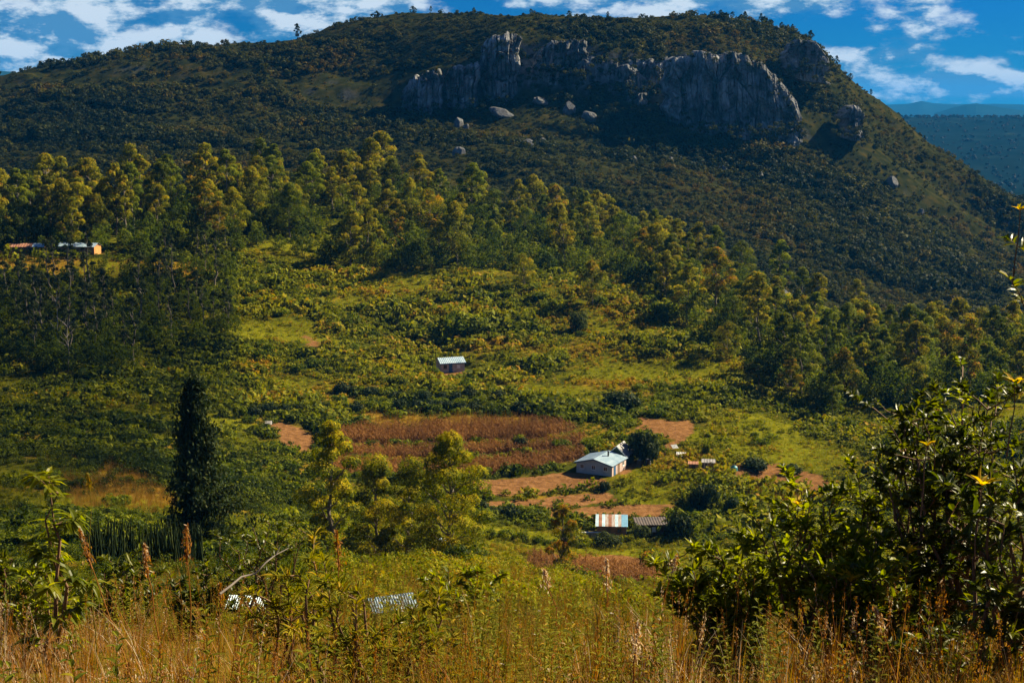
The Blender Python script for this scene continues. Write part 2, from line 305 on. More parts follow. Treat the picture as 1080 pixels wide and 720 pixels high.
def sheet(name, j0, j1, label, cat):
    X, Y, Z = XX[:, j0:j1], YY[:, j0:j1], ZZ[:, j0:j1]; ni, nj = X.shape
    idx = np.arange(ni * nj).reshape(ni, nj); Q = np.stack([idx[:-1, :-1], idx[1:, :-1], idx[1:, 1:], idx[:-1, 1:]], -1).reshape(-1, 4)
    hill = np.clip((YY - 560) / 60, 0, 1)
    dz = np.gradient(ZZ, axis=1) / np.gradient(YY, axis=1); rock = np.clip((dz - .95) * 1.4 + (fbm(XX / 12, ZZ / 12, 77, 4) - .5) * 2.2, 0, 1) * (YY > 700)
    me = mesh_np(name, np.stack([X, Y, Z], -1).reshape(-1, 3), Q, mats=[M['ground']], smooth=True,
                 attrs={'soil': soilA[:, j0:j1].ravel(), 'gold': goldA[:, j0:j1].ravel(), 'grass': grassA[:, j0:j1].ravel(), 'hill': hill[:, j0:j1].ravel(), 'rock': rock[:, j0:j1].ravel()})
    return tag(link(name, me), label, cat, kind='structure')
JH = int(np.searchsorted(LY, 600))
sheet('ground', 0, JH + 1, 'grassy terraced hillside falling away and rising again across the valley', 'ground')
sheet('hill', JH, len(LY), 'big dark flat-topped hill with cliffs under its crest', 'hill')

# visible part of the terrain, for scattering evenly over the picture of the place
cellA = np.clip(np.diff(PX, axis=0)[:, :-1], 0, None) * np.clip(-np.diff(PY, axis=1)[:-1], 0.02, None)
run = np.minimum.accumulate(PY, axis=1)
VIS = (PY[:-1, :-1] <= run[:-1, :-1] + 6)
INF = (PX[:-1, :-1] > -160) & (PX[:-1, :-1] < 1240)
def scatter(n, mask, by='image'):
    w = (cellA if by == 'image' else np.ones_like(cellA)) * mask * INF
    p = w.ravel() / w.sum(); k = rng.choice(p.size, n, p=p); i, j = np.unravel_index(k, w.shape)
    a, b = rng.random(n), rng.random(n)
    u = U[i] + (U[i + 1] - U[i]) * a; y = LY[j] + (LY[j + 1] - LY[j]) * b
    return u * y, y
c = lambda A: A[:-1, :-1]

# ------------------------------------------------------------------ plant shapes (local, base at z = 0)
def blob_cards(g, blobs, n, size, asp=.55, vlo=0, vhi=1, topyoung=0, shell=.72, cap=False):
    """leaf cards through lumpy clumps; v is a colour lottery, younger (yellower) growth likelier on shoots at the tips"""
    for (cx, cy, cz, rx, ry, rz) in blobs:
        k = int(n * (.7 + .6 * rng.random())); d = norm(rng.normal(size=(k, 3)))
        if cap: d[:, 2] = np.where(rng.random(k) < .7, np.abs(d[:, 2]) - .2, d[:, 2]); d = norm(d)
        rad = (shell + (1 - shell) * rng.random(k) ** .6)[:, None]
        lump = 1 + .22 * np.sin(d[:, :1] * 5 + cx * 3) * np.cos(d[:, 1:2] * 5 + cy * 3)
        p = np.array([cx, cy, cz]) + d * rad * lump * np.array([rx, ry, rz])
        bv = rng.random() * .45
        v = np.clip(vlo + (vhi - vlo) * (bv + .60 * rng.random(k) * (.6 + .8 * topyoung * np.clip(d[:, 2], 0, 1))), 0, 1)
        cards(g, p, d + rng.normal(size=(k, 3)) * .32, size * (.6 + .8 * rng.random(k)), size * asp * (.6 + .8 * rng.random(k)), v)
def gum(H=17, W=4.2, nb=16, start=.34, leaf=.44, per=400, seed=0, lean=.04, young=1.0, bs=.28):
    tr, cr = G(), G()
    top = np.array([rng.normal() * lean * H, rng.normal() * lean * H, H * .93])
    spine = bend((0, 0, -.6), top, 8, .05); tube(tr, spine, H * .014 + .05, .04, 7)
    blobs = []
    for k in range(nb):
        f = start + (1 - start) * (k + .5) / nb; z = H * f
        prof = math.sin(min(1, (f - start) / (1 - start) * .92 + .12) * math.pi) ** .6
        ang = k * 2.4 + rng.random() * .9; r = W * prof * (.35 + .55 * rng.random())
        sp = spine[np.clip(int(f * 7.2), 1, 7)]
        cpt = np.array([sp[0] + math.cos(ang) * r, sp[1] + math.sin(ang) * r, z + rng.normal() * .3])
        s = W * (bs * .72 + bs * .6 * rng.random()); blobs.append((*cpt, s, s, s * (.65 + .3 * rng.random())))
        b0 = np.array([sp[0], sp[1], max(H * .15, z - r * .9)]); tube(tr, bend(b0, cpt, 5, .12), .035 * H * .16 + .03, .025, 5)
    blobs.append((*(top + [0, 0, -.3]), W * .36, W * .36, W * .34))
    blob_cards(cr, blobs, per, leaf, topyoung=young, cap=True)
    return tr, cr
def slender(H=15, W=1.7, nb=9, start=.45, leaf=.45, per=130): return gum(H, W, nb, start, leaf, per, lean=.03, young=.6)
def conifer(H=14.5, W=4.0):
    tr, cr = G(), G(); sp = bend((0, 0, -.5), (0.1, 0, H), 7, .02); tube(tr, sp, .22, .03, 7)
    for k in range(84):
        f = .03 + .95 * (k / 84); z = H * f; ang = k * 2.4; r = 1.25 * W * (1 - f) ** .8 * (.5 + .5 * rng.random()) * (.5 + .6 * rng.random()) * (.55 + .8 * float(vnoise(np.array(ang * .9 + f * 3), np.array(f * 9), 5)))
        e = np.array([math.cos(ang) * r, math.sin(ang) * r, z + r * .5]); tube(tr, bend((0, 0, z), e, 3, .05), .03, .01, 4)
        m = 230; t = rng.random(m)[:, None] ** .75; p = np.array([0, 0, z]) * (1 - t) + e * t + rng.normal(size=(m, 3)) * [.28, .28, .35]
        cards(cr, p, rng.normal(size=(m, 3)) + [0, 0, .2], .40, .17, rng.random(m), up=np.array([0, 0, 1.]))
    return tr, cr
def bush(g, r=1.0, h=1.0, nb=7, per=60, leaf=.22, vlo=0, vhi=1, young=.8):
    bl = []
    for k in range(nb):
        a = rng.random() * 6.28; rr = r * .62 * math.sqrt(rng.random()); s = r * (.34 + .22 * rng.random())
        bl.append((math.cos(a) * rr, math.sin(a) * rr, h * (.35 + .35 * rng.random()) * (1 - .35 * rr / r), s, s, s * h / r * .8))
    blob_cards(g, bl, per, leaf, .6, vlo, vhi, young)
def merge_scatter(name, variants, pos, scale, mats, tilt=.0, vshift=None, zs=None):
    Vs, Qs, As, n = [], [], [], 0
    which = rng.integers(0, len(variants), len(pos)); rot = rng.random(len(pos)) * 2 * np.pi
    for w, (v, q, a) in enumerate(variants):
        s = np.where(which == w)[0]
        if not len(s): continue
        cr, sr = np.cos(rot[s])[:, None], np.sin(rot[s])[:, None]
        x = v[None, :, 0] * cr - v[None, :, 1] * sr; y = v[None, :, 0] * sr + v[None, :, 1] * cr; z = np.broadcast_to(v[None, :, 2], x.shape)
        sz = scale[s] if zs is None else scale[s] * zs[s]
        VV = np.stack([x * scale[s][:, None], y * scale[s][:, None], z * sz[:, None]], -1) + pos[s][:, None, :]
        Vs.append(VV.reshape(-1, 3)); Qs.append((q[None] + (np.arange(len(s)) * len(v))[:, None, None]).reshape(-1, 4) + n); n += len(s) * len(v)
        aa = np.broadcast_to(a[None], (len(s), len(a)))
        if vshift is not None: aa = np.clip(aa * .75 + vshift[s][:, None], 0, 1)
        As.append(aa.ravel())
    return mesh_np(name, np.concatenate(Vs), np.concatenate(Qs), mats=mats, attrs={'v': np.concatenate(As)})

# ------------------------------------------------------------------ scrub and woodland (nobody could count it)
def bvars(n, **k):
    out = []
    for _ in range(n):
        g = G(); bush(g, **k); out.append(g.arr())
    return out
def on_ground(x, y, dz=0): return np.stack([x, y, ground_z(x, y) + dz], -1)
sv = bvars(8, r=1, h=.95, nb=5, per=9, leaf=.46)
keep = c(VIS) if VIS.shape == PX.shape else VIS
dil = BARE.copy()
for _ in range(2): dil = dil | np.roll(dil, 1, 0) | np.roll(dil, -1, 0) | np.roll(dil, 1, 1) | np.roll(dil, -1, 1)
HOLES = np.where(c(zm), .0, np.where(c(zs), .012, np.where(c(dil), .30, 1.0)))
mid = keep * HOLES * c((YY > 100) & (YY < 545))
px_, py_ = c(PX), c(PY)
sparse = np.where(c(zg), .18, 1.0) * (1 - .55 * c(grassA))
x, y = scatter(46000, mid * sparse)
qx, qy = proj(x, y, ground_z(x, y))
dens = fbm(x / 14, y / 14, 61, 4)
near_f = (qx > 350) & (qx < 720) & (qy > 438) & (qy < 560)
vs = (fbm(x / 18, y / 11, 71, 4) - .5) * 1.1 + rng.normal(size=len(x)) * .08 + .10 + np.where((qx > 330) & (qx < 720) & (qy > 280) & (qy < 420), .10, 0) - np.where(qx < 250, .10, 0) - np.where((qx < 345) & (qy > 430), .22, 0)  # leaf tint painted darker over the shaded left hollow, lighter on the sunlit centre
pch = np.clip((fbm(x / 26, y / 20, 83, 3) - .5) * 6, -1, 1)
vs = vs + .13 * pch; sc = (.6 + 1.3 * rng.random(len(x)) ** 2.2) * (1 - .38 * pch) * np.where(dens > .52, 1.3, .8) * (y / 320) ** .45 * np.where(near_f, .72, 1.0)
# keep scrub off the doorsteps
ok = np.ones(len(x), bool)
for nm, (hx, hy, hz) in SITES.items():
    rr = {'small': 6.4, 'grey': 6.6, 'shack': 3.6, 'latrine': 2, 'brickrow': 4, 'mudhouse': 4.5, 'dim': 3}[nm]
    ok &= np.hypot(x - hx, y - hy) > rr
x, y, vs, sc = x[ok], y[ok], vs[ok], sc[ok]
fn_ = y < 215; zz_ = .7 + .5 * rng.random(len(x))
fine = bvars(6, r=1, h=.95, nb=6, per=42, leaf=.20)
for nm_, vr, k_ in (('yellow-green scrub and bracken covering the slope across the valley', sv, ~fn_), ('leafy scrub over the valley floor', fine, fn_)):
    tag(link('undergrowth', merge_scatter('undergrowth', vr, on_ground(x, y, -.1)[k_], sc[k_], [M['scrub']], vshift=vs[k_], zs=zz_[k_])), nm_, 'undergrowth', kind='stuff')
bv_ = bvars(6, r=1, h=.95, nb=9, per=34, leaf=.27)
x, y = scatter(2600, mid * sparse * (c(PX) > -60)); d_ = fbm(x / 16, y / 12, 66, 4); k_ = ((d_ > .50) & (fbm(x / 26, y / 20, 83, 3) < .52)) | (rng.random(len(x)) < .08); x, y = x[k_], y[k_]
k_ = np.ones(len(x), bool)
for nm, (hx, hy, hz) in SITES.items(): k_ &= np.hypot(x - hx, y - hy) > 8
x, y = x[k_], y[k_]
tag(link('undergrowth', merge_scatter('undergrowth', bv_, on_ground(x, y, -.2), rng.uniform(1.2, 2.5, len(x)) * (y / 320) ** .4, [M['gum_green']], vshift=rng.normal(size=len(x)) * .15 + .08)), 'taller green thickets dotted over the slope', 'undergrowth', kind='stuff')
hv = bvars(7, r=1, h=1.15, nb=4, per=22, leaf=.40, young=.5)
hm = keep & c((YY > 600) & (YY < 1120))
cl = c((YY > 945) & (YY < 982))
x, y = scatter(30000, hm * np.where(cl, .22, 1.0))
sc = (1.5 + 3.0 * rng.random(len(x)) ** 2.6) * np.where(fbm(x / 40, y / 40, 91, 3) >.46, 1.1, .72) * np.interp(fbm(x / 90, y / 60, 95, 3), [.35, .5, .65], [.65, 1, 1.35])
vs = (fbm(x / 60, y / 40, 93, 4) - .5) * 1.5 + rng.normal(size=len(x)) * .16 + .15
tag(link('woodland', merge_scatter('woodland', hv, on_ground(x, y, -.3), sc, [M['hill_leaf']], vshift=vs)), 'dark bushland covering the flanks of the big hill', 'woodland', kind='stuff')

# ------------------------------------------------------------------ cliffs and boulders
def rock_mat():
    m, nt = new_mat('cliff_rock'); L = nt.links.new
    tc = N(nt, 'ShaderNodeTexCoord'); mp = N(nt, 'ShaderNodeMapping'); mp.inputs['Scale'].default_value = (1, 1, .22); L(tc.outputs['Object'], mp.inputs[0])
    n1 = N(nt, 'ShaderNodeTexNoise', i_Scale=.35, i_Detail=9, i_Roughness=.7); L(mp.outputs[0], n1.inputs[0])
    n2 = N(nt, 'ShaderNodeTexNoise', i_Scale=.09, i_Detail=5, i_Roughness=.6); L(tc.outputs['Object'], n2.inputs[0])
    r1 = ramp(nt, [(.32, (.07, .07, .07)), (.48, (.27, .27, .265)), (.70, (.52, .51, .49))]); L(n1.outputs[0], r1.inputs[0])
    r2 = ramp(nt, [(.38, (.22, .22, .18)), (.58, (1, 1, 1))]); L(n2.outputs[0], r2.inputs[0])
    mx = N(nt, 'ShaderNodeMix', data_type='RGBA', blend_type='MULTIPLY', i_0=1.0); L(r1.outputs[0], mx.inputs[6]); L(r2.outputs[0], mx.inputs[7])
    pb = N(nt, 'ShaderNodeBsdfPrincipled', i_Roughness=.85); L(mx.outputs[2], pb.inputs['Base Color'])
    bp = N(nt, 'ShaderNodeBump', i_Strength=.8, i_Distance=1.5); L(n1.outputs[0], bp.inputs['Height']); L(bp.outputs[0], pb.inputs['Normal'])
    L(pb.outputs[0], N(nt, 'ShaderNodeOutputMaterial').inputs[0]); return m
M['rock'] = rock_mat(); M['boulder_rock'] = plain_mat('boulder_rock', (.07, .07, .07), (.22, .22, .215), .6, bump=.5)
LEDGE = []
def cliff(top, bot, Y, bulge, seed, label, ncol=5.0, lean=.12):
    """rock buttress: outline from its top and foot lines, given real depth, columns, cracks and a back that runs into the hill"""
    tp, bt = np.array(top, float), np.array(bot, float); x0, x1 = tp[0, 0], tp[-1, 0]
    n, m = max(60, int((x1 - x0) * 2.2)), 84
    xs = np.linspace(0, 1, n); h = np.linspace(0, 1, m)
    pxs = x0 + (x1 - x0) * xs; yt = np.interp(pxs, tp[:, 0], tp[:, 1]) + (fbm(xs * ncol * 1.2, xs * 0, seed, 2) - .5) * 6 + (np.floor(xs * ncol * 1.7) % 3 - 1) * 1.1 + (vnoise(xs * ncol * 5, xs * 0, seed + 31) - .5) * 2.5; yb = np.interp(pxs, bt[:, 0], bt[:, 1]) + 17
    A, Hh = np.meshgrid(xs, h, indexing='ij')
    wx = (x1 - x0) * Y / F
    ht = abs(float(np.mean(yb - yt))) * Y / F
    def blocks(cell, sd_, gap):
        a_ = A * wx / cell + .9 * (fbm(A * wx / cell / 2.7, A * 0, sd_, 2) - .5) + .35 * (fbm(A * wx / cell / 2, Hh * ht / 9, sd_ + 1, 3) - .5); col_ = np.floor(a_); fa = a_ - col_
        b_ = Hh * ht / (cell * 2.1) + 5 * _h(col_, col_ * 0, sd_ + 2) + .25 * (fa - .5) * (_h(col_, col_ * 0, sd_ + 6) - .5) * 4; rw_ = np.floor(b_); fb = b_ - rw_
        o_ = _h(col_, rw_, sd_ + 3) + (fa - .5) * (_h(col_, rw_, sd_ + 4) - .5) * 1.6 + (fb - .5) * (_h(col_, rw_, sd_ + 5) - .6) * .8
        return o_ - gap * ((fa < .09) * 1.0) * (.3 + _h(col_, rw_, sd_ + 7)) - gap * .4 * (fb < .07)
    ends = np.sin(np.pi * np.clip(A, .0, 1)) ** .35
    out = bulge * ends * (1 - lean * Hh * 3) + 6.5 * blocks(wx / ncol, seed, .6) * (.3 + .7 * ends) + 2.6 * blocks(wx / ncol / 2.6, seed + 20, .6) + .9 * blocks(wx / ncol / 6.5, seed + 40, .5) + (fbm(A * wx / 12, Hh * 3, seed + 3, 3, .5) - .5) * 7 + (fbm(A * wx / 2.2, Hh * 14, seed + 4, 3, .6) - .5) * 1.2
    out *= np.clip((1.02 - Hh) / .12, 0.05, 1) ** .5
    py = yb[:, None] + (yt - yb)[:, None] * Hh
    jx = (fbm(Hh * 5, np.round(A) * 7, seed + 13, 3) - .5) * 12 * np.abs(A * 2 - 1) ** 2
    pos = P(pxs[:, None] + jx, py, Y); pos = pos.copy(); pos[..., 1] -= out - 2
    kk = max(10, int(wx * ht / 75)); ii_ = rng.integers(2, n - 2, kk); jj_ = np.minimum(m - 3, (m * (1 - rng.random(kk) ** 2.0 * .95)).astype(int)); LEDGE.append(pos[ii_, jj_] - [0, .3, .6])
    pos[:, -1, 1] += 14                                    # top runs back into the slope
    idx = np.arange(n * m).reshape(n, m); Q = np.stack([idx[:-1, :-1], idx[1:, :-1], idx[1:, 1:], idx[:-1, 1:]], -1).reshape(-1, 4)
    # close with a back so the buttress has thickness
    back = pos.copy(); back[..., 1] = Y + 16; V = np.concatenate([pos.reshape(-1, 3), back.reshape(-1, 3)]); o = n * m
    rim = np.concatenate([idx[:, 0], idx[-1, 1:], idx[-2::-1, -1], idx[0, -2:0:-1]]); nx = np.roll(rim, -1)
    Q = np.concatenate([Q, np.stack([rim, rim + o, nx + o, nx], -1), Q[:, ::-1] + o])
    me = mesh_np('cliff', V, Q, mats=[M['rock']], smooth=False)
    return tag(link('cliff', me), label, 'cliff', 'cliffs under the hill crest', 'structure')
cliff([(424, 96), (438, 80), (450, 74), (467, 72)], [(424, 112), (440, 118), (467, 118)], 946, 4, 11, 'grey fissured cliff at the west end of the crag line', 3)
cliff([(470, 74), (483, 68), (505, 66)], [(470, 114), (484, 110), (505, 102)], 948, 4, 12, 'pale square-edged rock tower beside the west cliff', 2.3)
cliff([(508, 50), (520, 38), (532, 34), (548, 37)], [(508, 100), (530, 102), (548, 104)], 955, 4, 13, 'tall narrow cliff reaching almost to the hill crest', 3)
cliff([(560, 58), (580, 45), (600, 42), (620, 40)], [(560, 66), (578, 74), (600, 72), (620, 68)], 966, 3, 14, 'streaked vertical rock band high under the crest', 5)
cliff([(654, 74), (662, 68), (672, 70), (680, 82)], [(654, 100), (664, 110), (680, 108)], 958, 2, 15, 'lone leaning rock slab between the two cliffs', 1.6)
cliff([(700, 66), (712, 60), (740, 55), (785, 55), (802, 66), (820, 82), (838, 106), (845, 126)], [(700, 108), (712, 118), (735, 130), (760, 122), (785, 132), (810, 138), (845, 138)], 936, 9, 16, 'big rounded granite cliff with a dome-shaped east end', 8, .05)
cliff([(888, 118), (896, 110), (904, 110), (911, 122)], [(888, 128), (898, 132), (911, 130)], 968, 2, 17, 'small dark crag on the east shoulder below the crest', 2)
cliff([(828, 50), (842, 40), (858, 44), (872, 60)], [(828, 62), (845, 68), (872, 72)], 989, 3, 18, 'dark crag at the east end of the crest line', 2.5)
cliff([(546, 66), (580, 72), (620, 60), (660, 64), (706, 62)], [(546, 88), (600, 84), (640, 90), (706, 98)], 968, 2, 19, 'dark recessed rock wall joining the narrow cliffs to the big one', 9)
def boulder(px, py, w, h, Y, label, seed, tilt=0):
    bm = bmesh.new(); bmesh.ops.create_icosphere(bm, subdivisions=4, radius=1)
    co = np.array([v.co[:] for v in bm.verts]); d = norm(co)
    f = 1 + .35 * (fbm(d[:, 0] * 1.6 + seed, d[:, 1] * 1.6 + d[:, 2] * 1.3, seed, 4) - .5) * 2
    # facets: clip by random planes
    p = d * f[:, None]
    for k in range(9):
        nn = norm(rng.normal(size=3)); e = p @ nn; cut = .72 + .15 * rng.random(); p = p - np.clip(e - cut, 0, None)[:, None] * nn
    W_, H_ = w * Y / F / 2, h * Y / F / 2; p = p * [W_, W_ * .8, H_ * 1.05]
    for v, q in zip(bm.verts, p): v.co = q
    me = bpy.data.meshes.new('boulder'); bm.to_mesh(me); bm.free(); me.materials.append(M['boulder_rock'])
    o = link('boulder', me); q = P(px, py, Y); gz = float(ground_z(q[0], q[1])); o.location = (q[0], q[1], gz + H_ * .25); o.rotation_euler = (0, tilt, seed * .7)
    return tag(o, label, 'boulder', 'boulders below the cliffs')
for i, (px, py, w, h, Y, lb, tl) in enumerate([
    (529, 110, 30, 12, 925, 'long tilted pale boulder under the tall narrow cliff', -.4), (570, 97, 20, 9, 940, 'flat boulder on the slope between narrow cliff and rock band', -.3),
    (601, 99, 16, 18, 935, 'upright boulder under the streaked rock band', 0), (622, 111, 20, 15, 928, 'big rounded boulder downslope of the upright boulder', .1),
    (556, 137, 16, 8, 860, 'pale boulder on open slope, largest of the lower three', 0), (572, 134, 8, 8, 862, 'small boulder beside the largest pale one', 0), (560, 152, 6, 7, 830, 'small lone boulder lowest on the open slope', 0),
    (484, 122, 12, 16, 915, 'dark boulder at the foot of the square rock tower', 0), (492, 128, 7, 8, 905, 'small boulder just under the square rock tower foot', 0), (484, 152, 14, 14, 790, 'sunlit whitish boulder above the gum belt', 0),
    (669, 140, 7, 7, 850, 'small boulder below the lone leaning slab', 0), (803, 151, 8, 10, 880, 'little boulder below the dome cliff', .2), (942, 158, 14, 14, 950, 'grey boulder halfway down the east flank', 0),
    (972, 209, 7, 9, 930, 'pale boulder low on the east flank', .2), (822, 238, 34, 16, 640, 'broad dim outcrop behind the gum ridge', 0), (762, 146, 14, 7, 880, 'flat boulder under the middle of the big cliff', 0), (708, 136, 9, 8, 870, 'blocky boulder under the west corner of the big cliff', 0)]):
    boulder(px, py, w, h, Y, lb, 40 + i, tl)

# bushes crowding the feet and ledges of the cliffs
tp, tY = [], []
for x0_, x1_, yb_, Y_, n_ in ((420, 470, 118, 930, 46), (468, 508, 110, 934, 34), (504, 552, 104, 940, 34), (556, 624, 72, 954, 50), (620, 704, 90, 950, 60), (650, 684, 110, 936, 26), (698, 850, 133, 906, 120), (880, 916, 136, 944, 30), (826, 876, 70, 976, 36), (430, 700, 60, 968, 70)):
    for k in range(n_): tp.append((rng.uniform(x0_, x1_), yb_ + rng.normal() * 4 + 1, Y_ + rng.normal() * 3))
tp = np.array(tp); q = P(tp[:, 0], tp[:, 1], tp[:, 2]); q[:, 2] = np.maximum(ground_z(q[:, 0], q[:, 1]), q[:, 2] - 2.5) - .3
LE = np.concatenate(LEDGE); q = np.concatenate([q, LE]); 
tag(link('woodland', merge_scatter('woodland', hv, q, rng.uniform(1.3, 3.0, len(q)), [M['hill_leaf']], vshift=rng.normal(size=len(q)) * .12 + .1)), 'dark bushes crowding the feet and ledges of the cliffs', 'woodland', kind='stuff')
# ------------------------------------------------------------------ far country
def far_mat(name, stops, sc):
    m, nt = new_mat(name); L = nt.links.new
    tc = N(nt, 'ShaderNodeTexCoord'); no = N(nt, 'ShaderNodeTexNoise', i_Scale=sc, i_Detail=9, i_Roughness=.72); L(tc.outputs['Object'], no.inputs[0])
    rp = ramp(nt, stops); L(no.outputs[0], rp.inputs[0]); pb = N(nt, 'ShaderNodeBsdfDiffuse'); L(rp.outputs[0], pb.inputs['Color'])
    L(pb.outputs[0], N(nt, 'ShaderNodeOutputMaterial').inputs[0]); return m
M['plain'] = far_mat('far_plain', [(.40, (.004, .011, .011)), (.58, (.007, .016, .015)), (.68, (.014, .026, .021)), (.75, (.07, .08, .05))], .010)  # palest stop paints sunlit patches into the plain's colour
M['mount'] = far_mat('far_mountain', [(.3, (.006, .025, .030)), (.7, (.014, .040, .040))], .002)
uu = np.linspace(-1.3, 1.3, 260); yy = np.geomspace(1600, 17000, 170)
FU, FY = np.meshgrid(uu, yy, indexing='ij')
FZ = np.interp(FY, [1600, 1900, 2400, 3200, 4150, 4400, 6000, 17000], [-265, -240, -160, -112, -40, -42, -140, -170])
FZ = FZ + (fbm(FU * FY / 400, FY / 400, 5, 4) - .5) * np.interp(FY, [1600, 2200, 4000, 4200, 7000], [20, 40, 14, 10, 20]) + (fbm(FU * 9, FY / 900, 6, 3) - .5) * 14 * (FY > 3000)
idx = np.arange(FU.size).reshape(FU.shape); Q = np.stack([idx[:-1, :-1], idx[1:, :-1], idx[1:, 1:], idx[:-1, 1:]], -1).reshape(-1, 4)
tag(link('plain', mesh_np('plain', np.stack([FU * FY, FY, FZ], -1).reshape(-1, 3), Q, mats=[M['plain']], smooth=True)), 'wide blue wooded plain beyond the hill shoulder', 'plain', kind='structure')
def farz(x, y):
    i = np.clip(np.searchsorted(uu, x / y) - 1, 0, 258); j = np.clip(np.searchsorted(yy, y) - 1, 0, 168); return FZ[i, j]
fx = rng.uniform(.16, .5, 2600); fy = np.concatenate([rng.uniform(4080, 4260, 500), np.exp(rng.uniform(np.log(2000), np.log(4100), 2100))]); fX = fx * fy
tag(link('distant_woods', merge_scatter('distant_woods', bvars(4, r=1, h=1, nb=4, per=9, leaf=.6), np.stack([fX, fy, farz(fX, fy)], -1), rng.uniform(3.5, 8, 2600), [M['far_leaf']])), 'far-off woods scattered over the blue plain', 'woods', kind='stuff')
def mountain(name, pts, Y, depth, base, label):
    p = np.array(pts, float); n, m = 160, 14; xs = np.linspace(p[0, 0], p[-1, 0], n); top = np.interp(xs, p[:, 0], p[:, 1])
    v = np.linspace(-1, 1, m); A, B = np.meshgrid(xs, v, indexing='ij')
    q = P(A, np.repeat(top[:, None], m, 1), Y); zt = q[..., 2]; prof = np.cos(np.clip(B, -1, 1) * np.pi / 2) ** .8
    X = q[..., 0] / Y * (Y + B * depth); Z = base + (zt - base) * prof + (fbm(A / 12, B * 4, 8, 4) - .5) * 14 * prof * (1 - prof) * 3
    idx = np.arange(n * m).reshape(n, m); Q = np.stack([idx[:-1, :-1], idx[1:, :-1], idx[1:, 1:], idx[:-1, 1:]], -1).reshape(-1, 4)
    tag(link(name, mesh_np(name, np.stack([X, Y + B * depth, Z], -1).reshape(-1, 3), Q, mats=[M['mount']], smooth=True)), label, 'mountain', 'far mountains', 'structure')
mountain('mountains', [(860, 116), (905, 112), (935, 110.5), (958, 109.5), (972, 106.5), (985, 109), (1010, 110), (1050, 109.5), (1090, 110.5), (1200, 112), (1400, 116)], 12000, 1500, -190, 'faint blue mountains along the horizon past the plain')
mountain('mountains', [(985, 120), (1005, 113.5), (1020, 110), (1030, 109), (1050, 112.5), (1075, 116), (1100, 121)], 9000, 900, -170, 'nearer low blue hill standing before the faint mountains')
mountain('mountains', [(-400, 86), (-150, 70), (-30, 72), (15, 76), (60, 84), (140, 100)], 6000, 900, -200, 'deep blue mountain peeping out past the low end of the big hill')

# ------------------------------------------------------------------ trees
SHAPES = {}
def tree_mesh(kind, k, tr, cr, leafm, barkm): return tr.mesh(kind + '_trunk', [barkm]), cr.mesh(kind + '_crown', [leafm])
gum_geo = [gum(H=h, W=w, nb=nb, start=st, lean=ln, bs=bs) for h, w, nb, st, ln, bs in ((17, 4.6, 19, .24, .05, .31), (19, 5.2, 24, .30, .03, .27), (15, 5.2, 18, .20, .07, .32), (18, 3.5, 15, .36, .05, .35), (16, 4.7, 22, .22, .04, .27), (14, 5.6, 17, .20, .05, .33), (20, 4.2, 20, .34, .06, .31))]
sl_geo = [slender(H=h, W=w, nb=nb, start=st) for h, w, nb, st in ((15, 2.4, 11, .30), (17, 2.2, 12, .38), (13, 2.7, 11, .26), (16, 2.6, 12, .33))]
PROTO = {}
def proto(kind, i, mat):
    key = (kind, i, mat)
    if key not in PROTO:
        tr, cr = {'gum': gum_geo, 'slender': sl_geo, 'near': near_geo}[kind][i]
        if (kind, i) not in SHAPES: SHAPES[kind, i] = (tr.mesh('trunk', [M['bark']]), cr.mesh('crown', [M[mat]]))
        t, cm = SHAPES[kind, i]; cm = cm.copy(); cm.materials[0] = M[mat]; PROTO[key] = (t, cm)
    return PROTO[key]
near_geo = [gum(H=h, W=w, nb=nb, start=st, lean=.04, bs=bs, leaf=.20, per=900, young=1.3) for h, w, nb, st, bs in ((13, 2.4, 22, .08, .40), (11, 2.8, 26, .03, .38), (12, 2.7, 26, .03, .38), (14, 3.9, 36, .03, .32))]
FIRST = {}
def put_tree(kind, i, mat, x, y, s, name='gum_tree', rz=None):
    t, cm = proto(kind, i, mat); key = (kind, i, mat, name)
    if key in FIRST: r = copy_tree(FIRST[key])
    else:
        r = empty(name, (0, 0, 0)); link('trunk', t, r); link('crown', cm, r); FIRST[key] = r
    r.location = (x, y, float(ground_z(x, y)) - .1); r.rotation_euler = (0, 0, random.random() * 6.28 if rz is None else rz); r.scale = (s * random.uniform(.9, 1.12), s * random.uniform(.9, 1.12), s)
    return r
TREES = []      # (object, zone, row, tint, px)
def row_Y(k, px): return np.interp(px, _px, RY[k])
TINT = {'gum_gold': 'golden-topped', 'gum_green': 'green', 'gum_rust': 'rusty-topped', 'gum_dull': 'dull green'}
def pick(m): ks = list(m); return random.choices(ks, [m[k] for k in ks])[0]
def poisson(n, f, dmin, tries=40):
    out = []
    for _ in range(n * tries):
        if len(out) >= n: break
        p = f()
        if all((p[0] - q[0]) ** 2 + ((p[1] - q[1]) * 1.0) ** 2 > dmin ** 2 for q in out): out.append(p)
    return out
def rowf(s, px):
    k = np.floor(s).astype(int) if isinstance(s, np.ndarray) else int(math.floor(s)); f = s - k
    if isinstance(s, np.ndarray): ry = np.stack([row_Y(i, px) for i in range(len(RY))]); ii = np.arange(len(px)); return ry[k, ii] * (1 - f) + ry[k + 1, ii] * f
    return row_Y(k, px) * (1 - f) + row_Y(k + 1, px) * f
UP0 = lambda p: np.interp(p, [0, 150, 250, 340, 430, 500, 600, 660, 730], [11.1, 11.02, 11.0, 10.9, 10.68, 10.55, 10.62, 10.7, 10.72])
GR0 = lambda p: np.interp(p, [690, 720, 760, 800, 850, 900, 960, 1100], [10.7, 10.2, 9.6, 9.2, 9.0, 8.95, 9.2, 9.3])
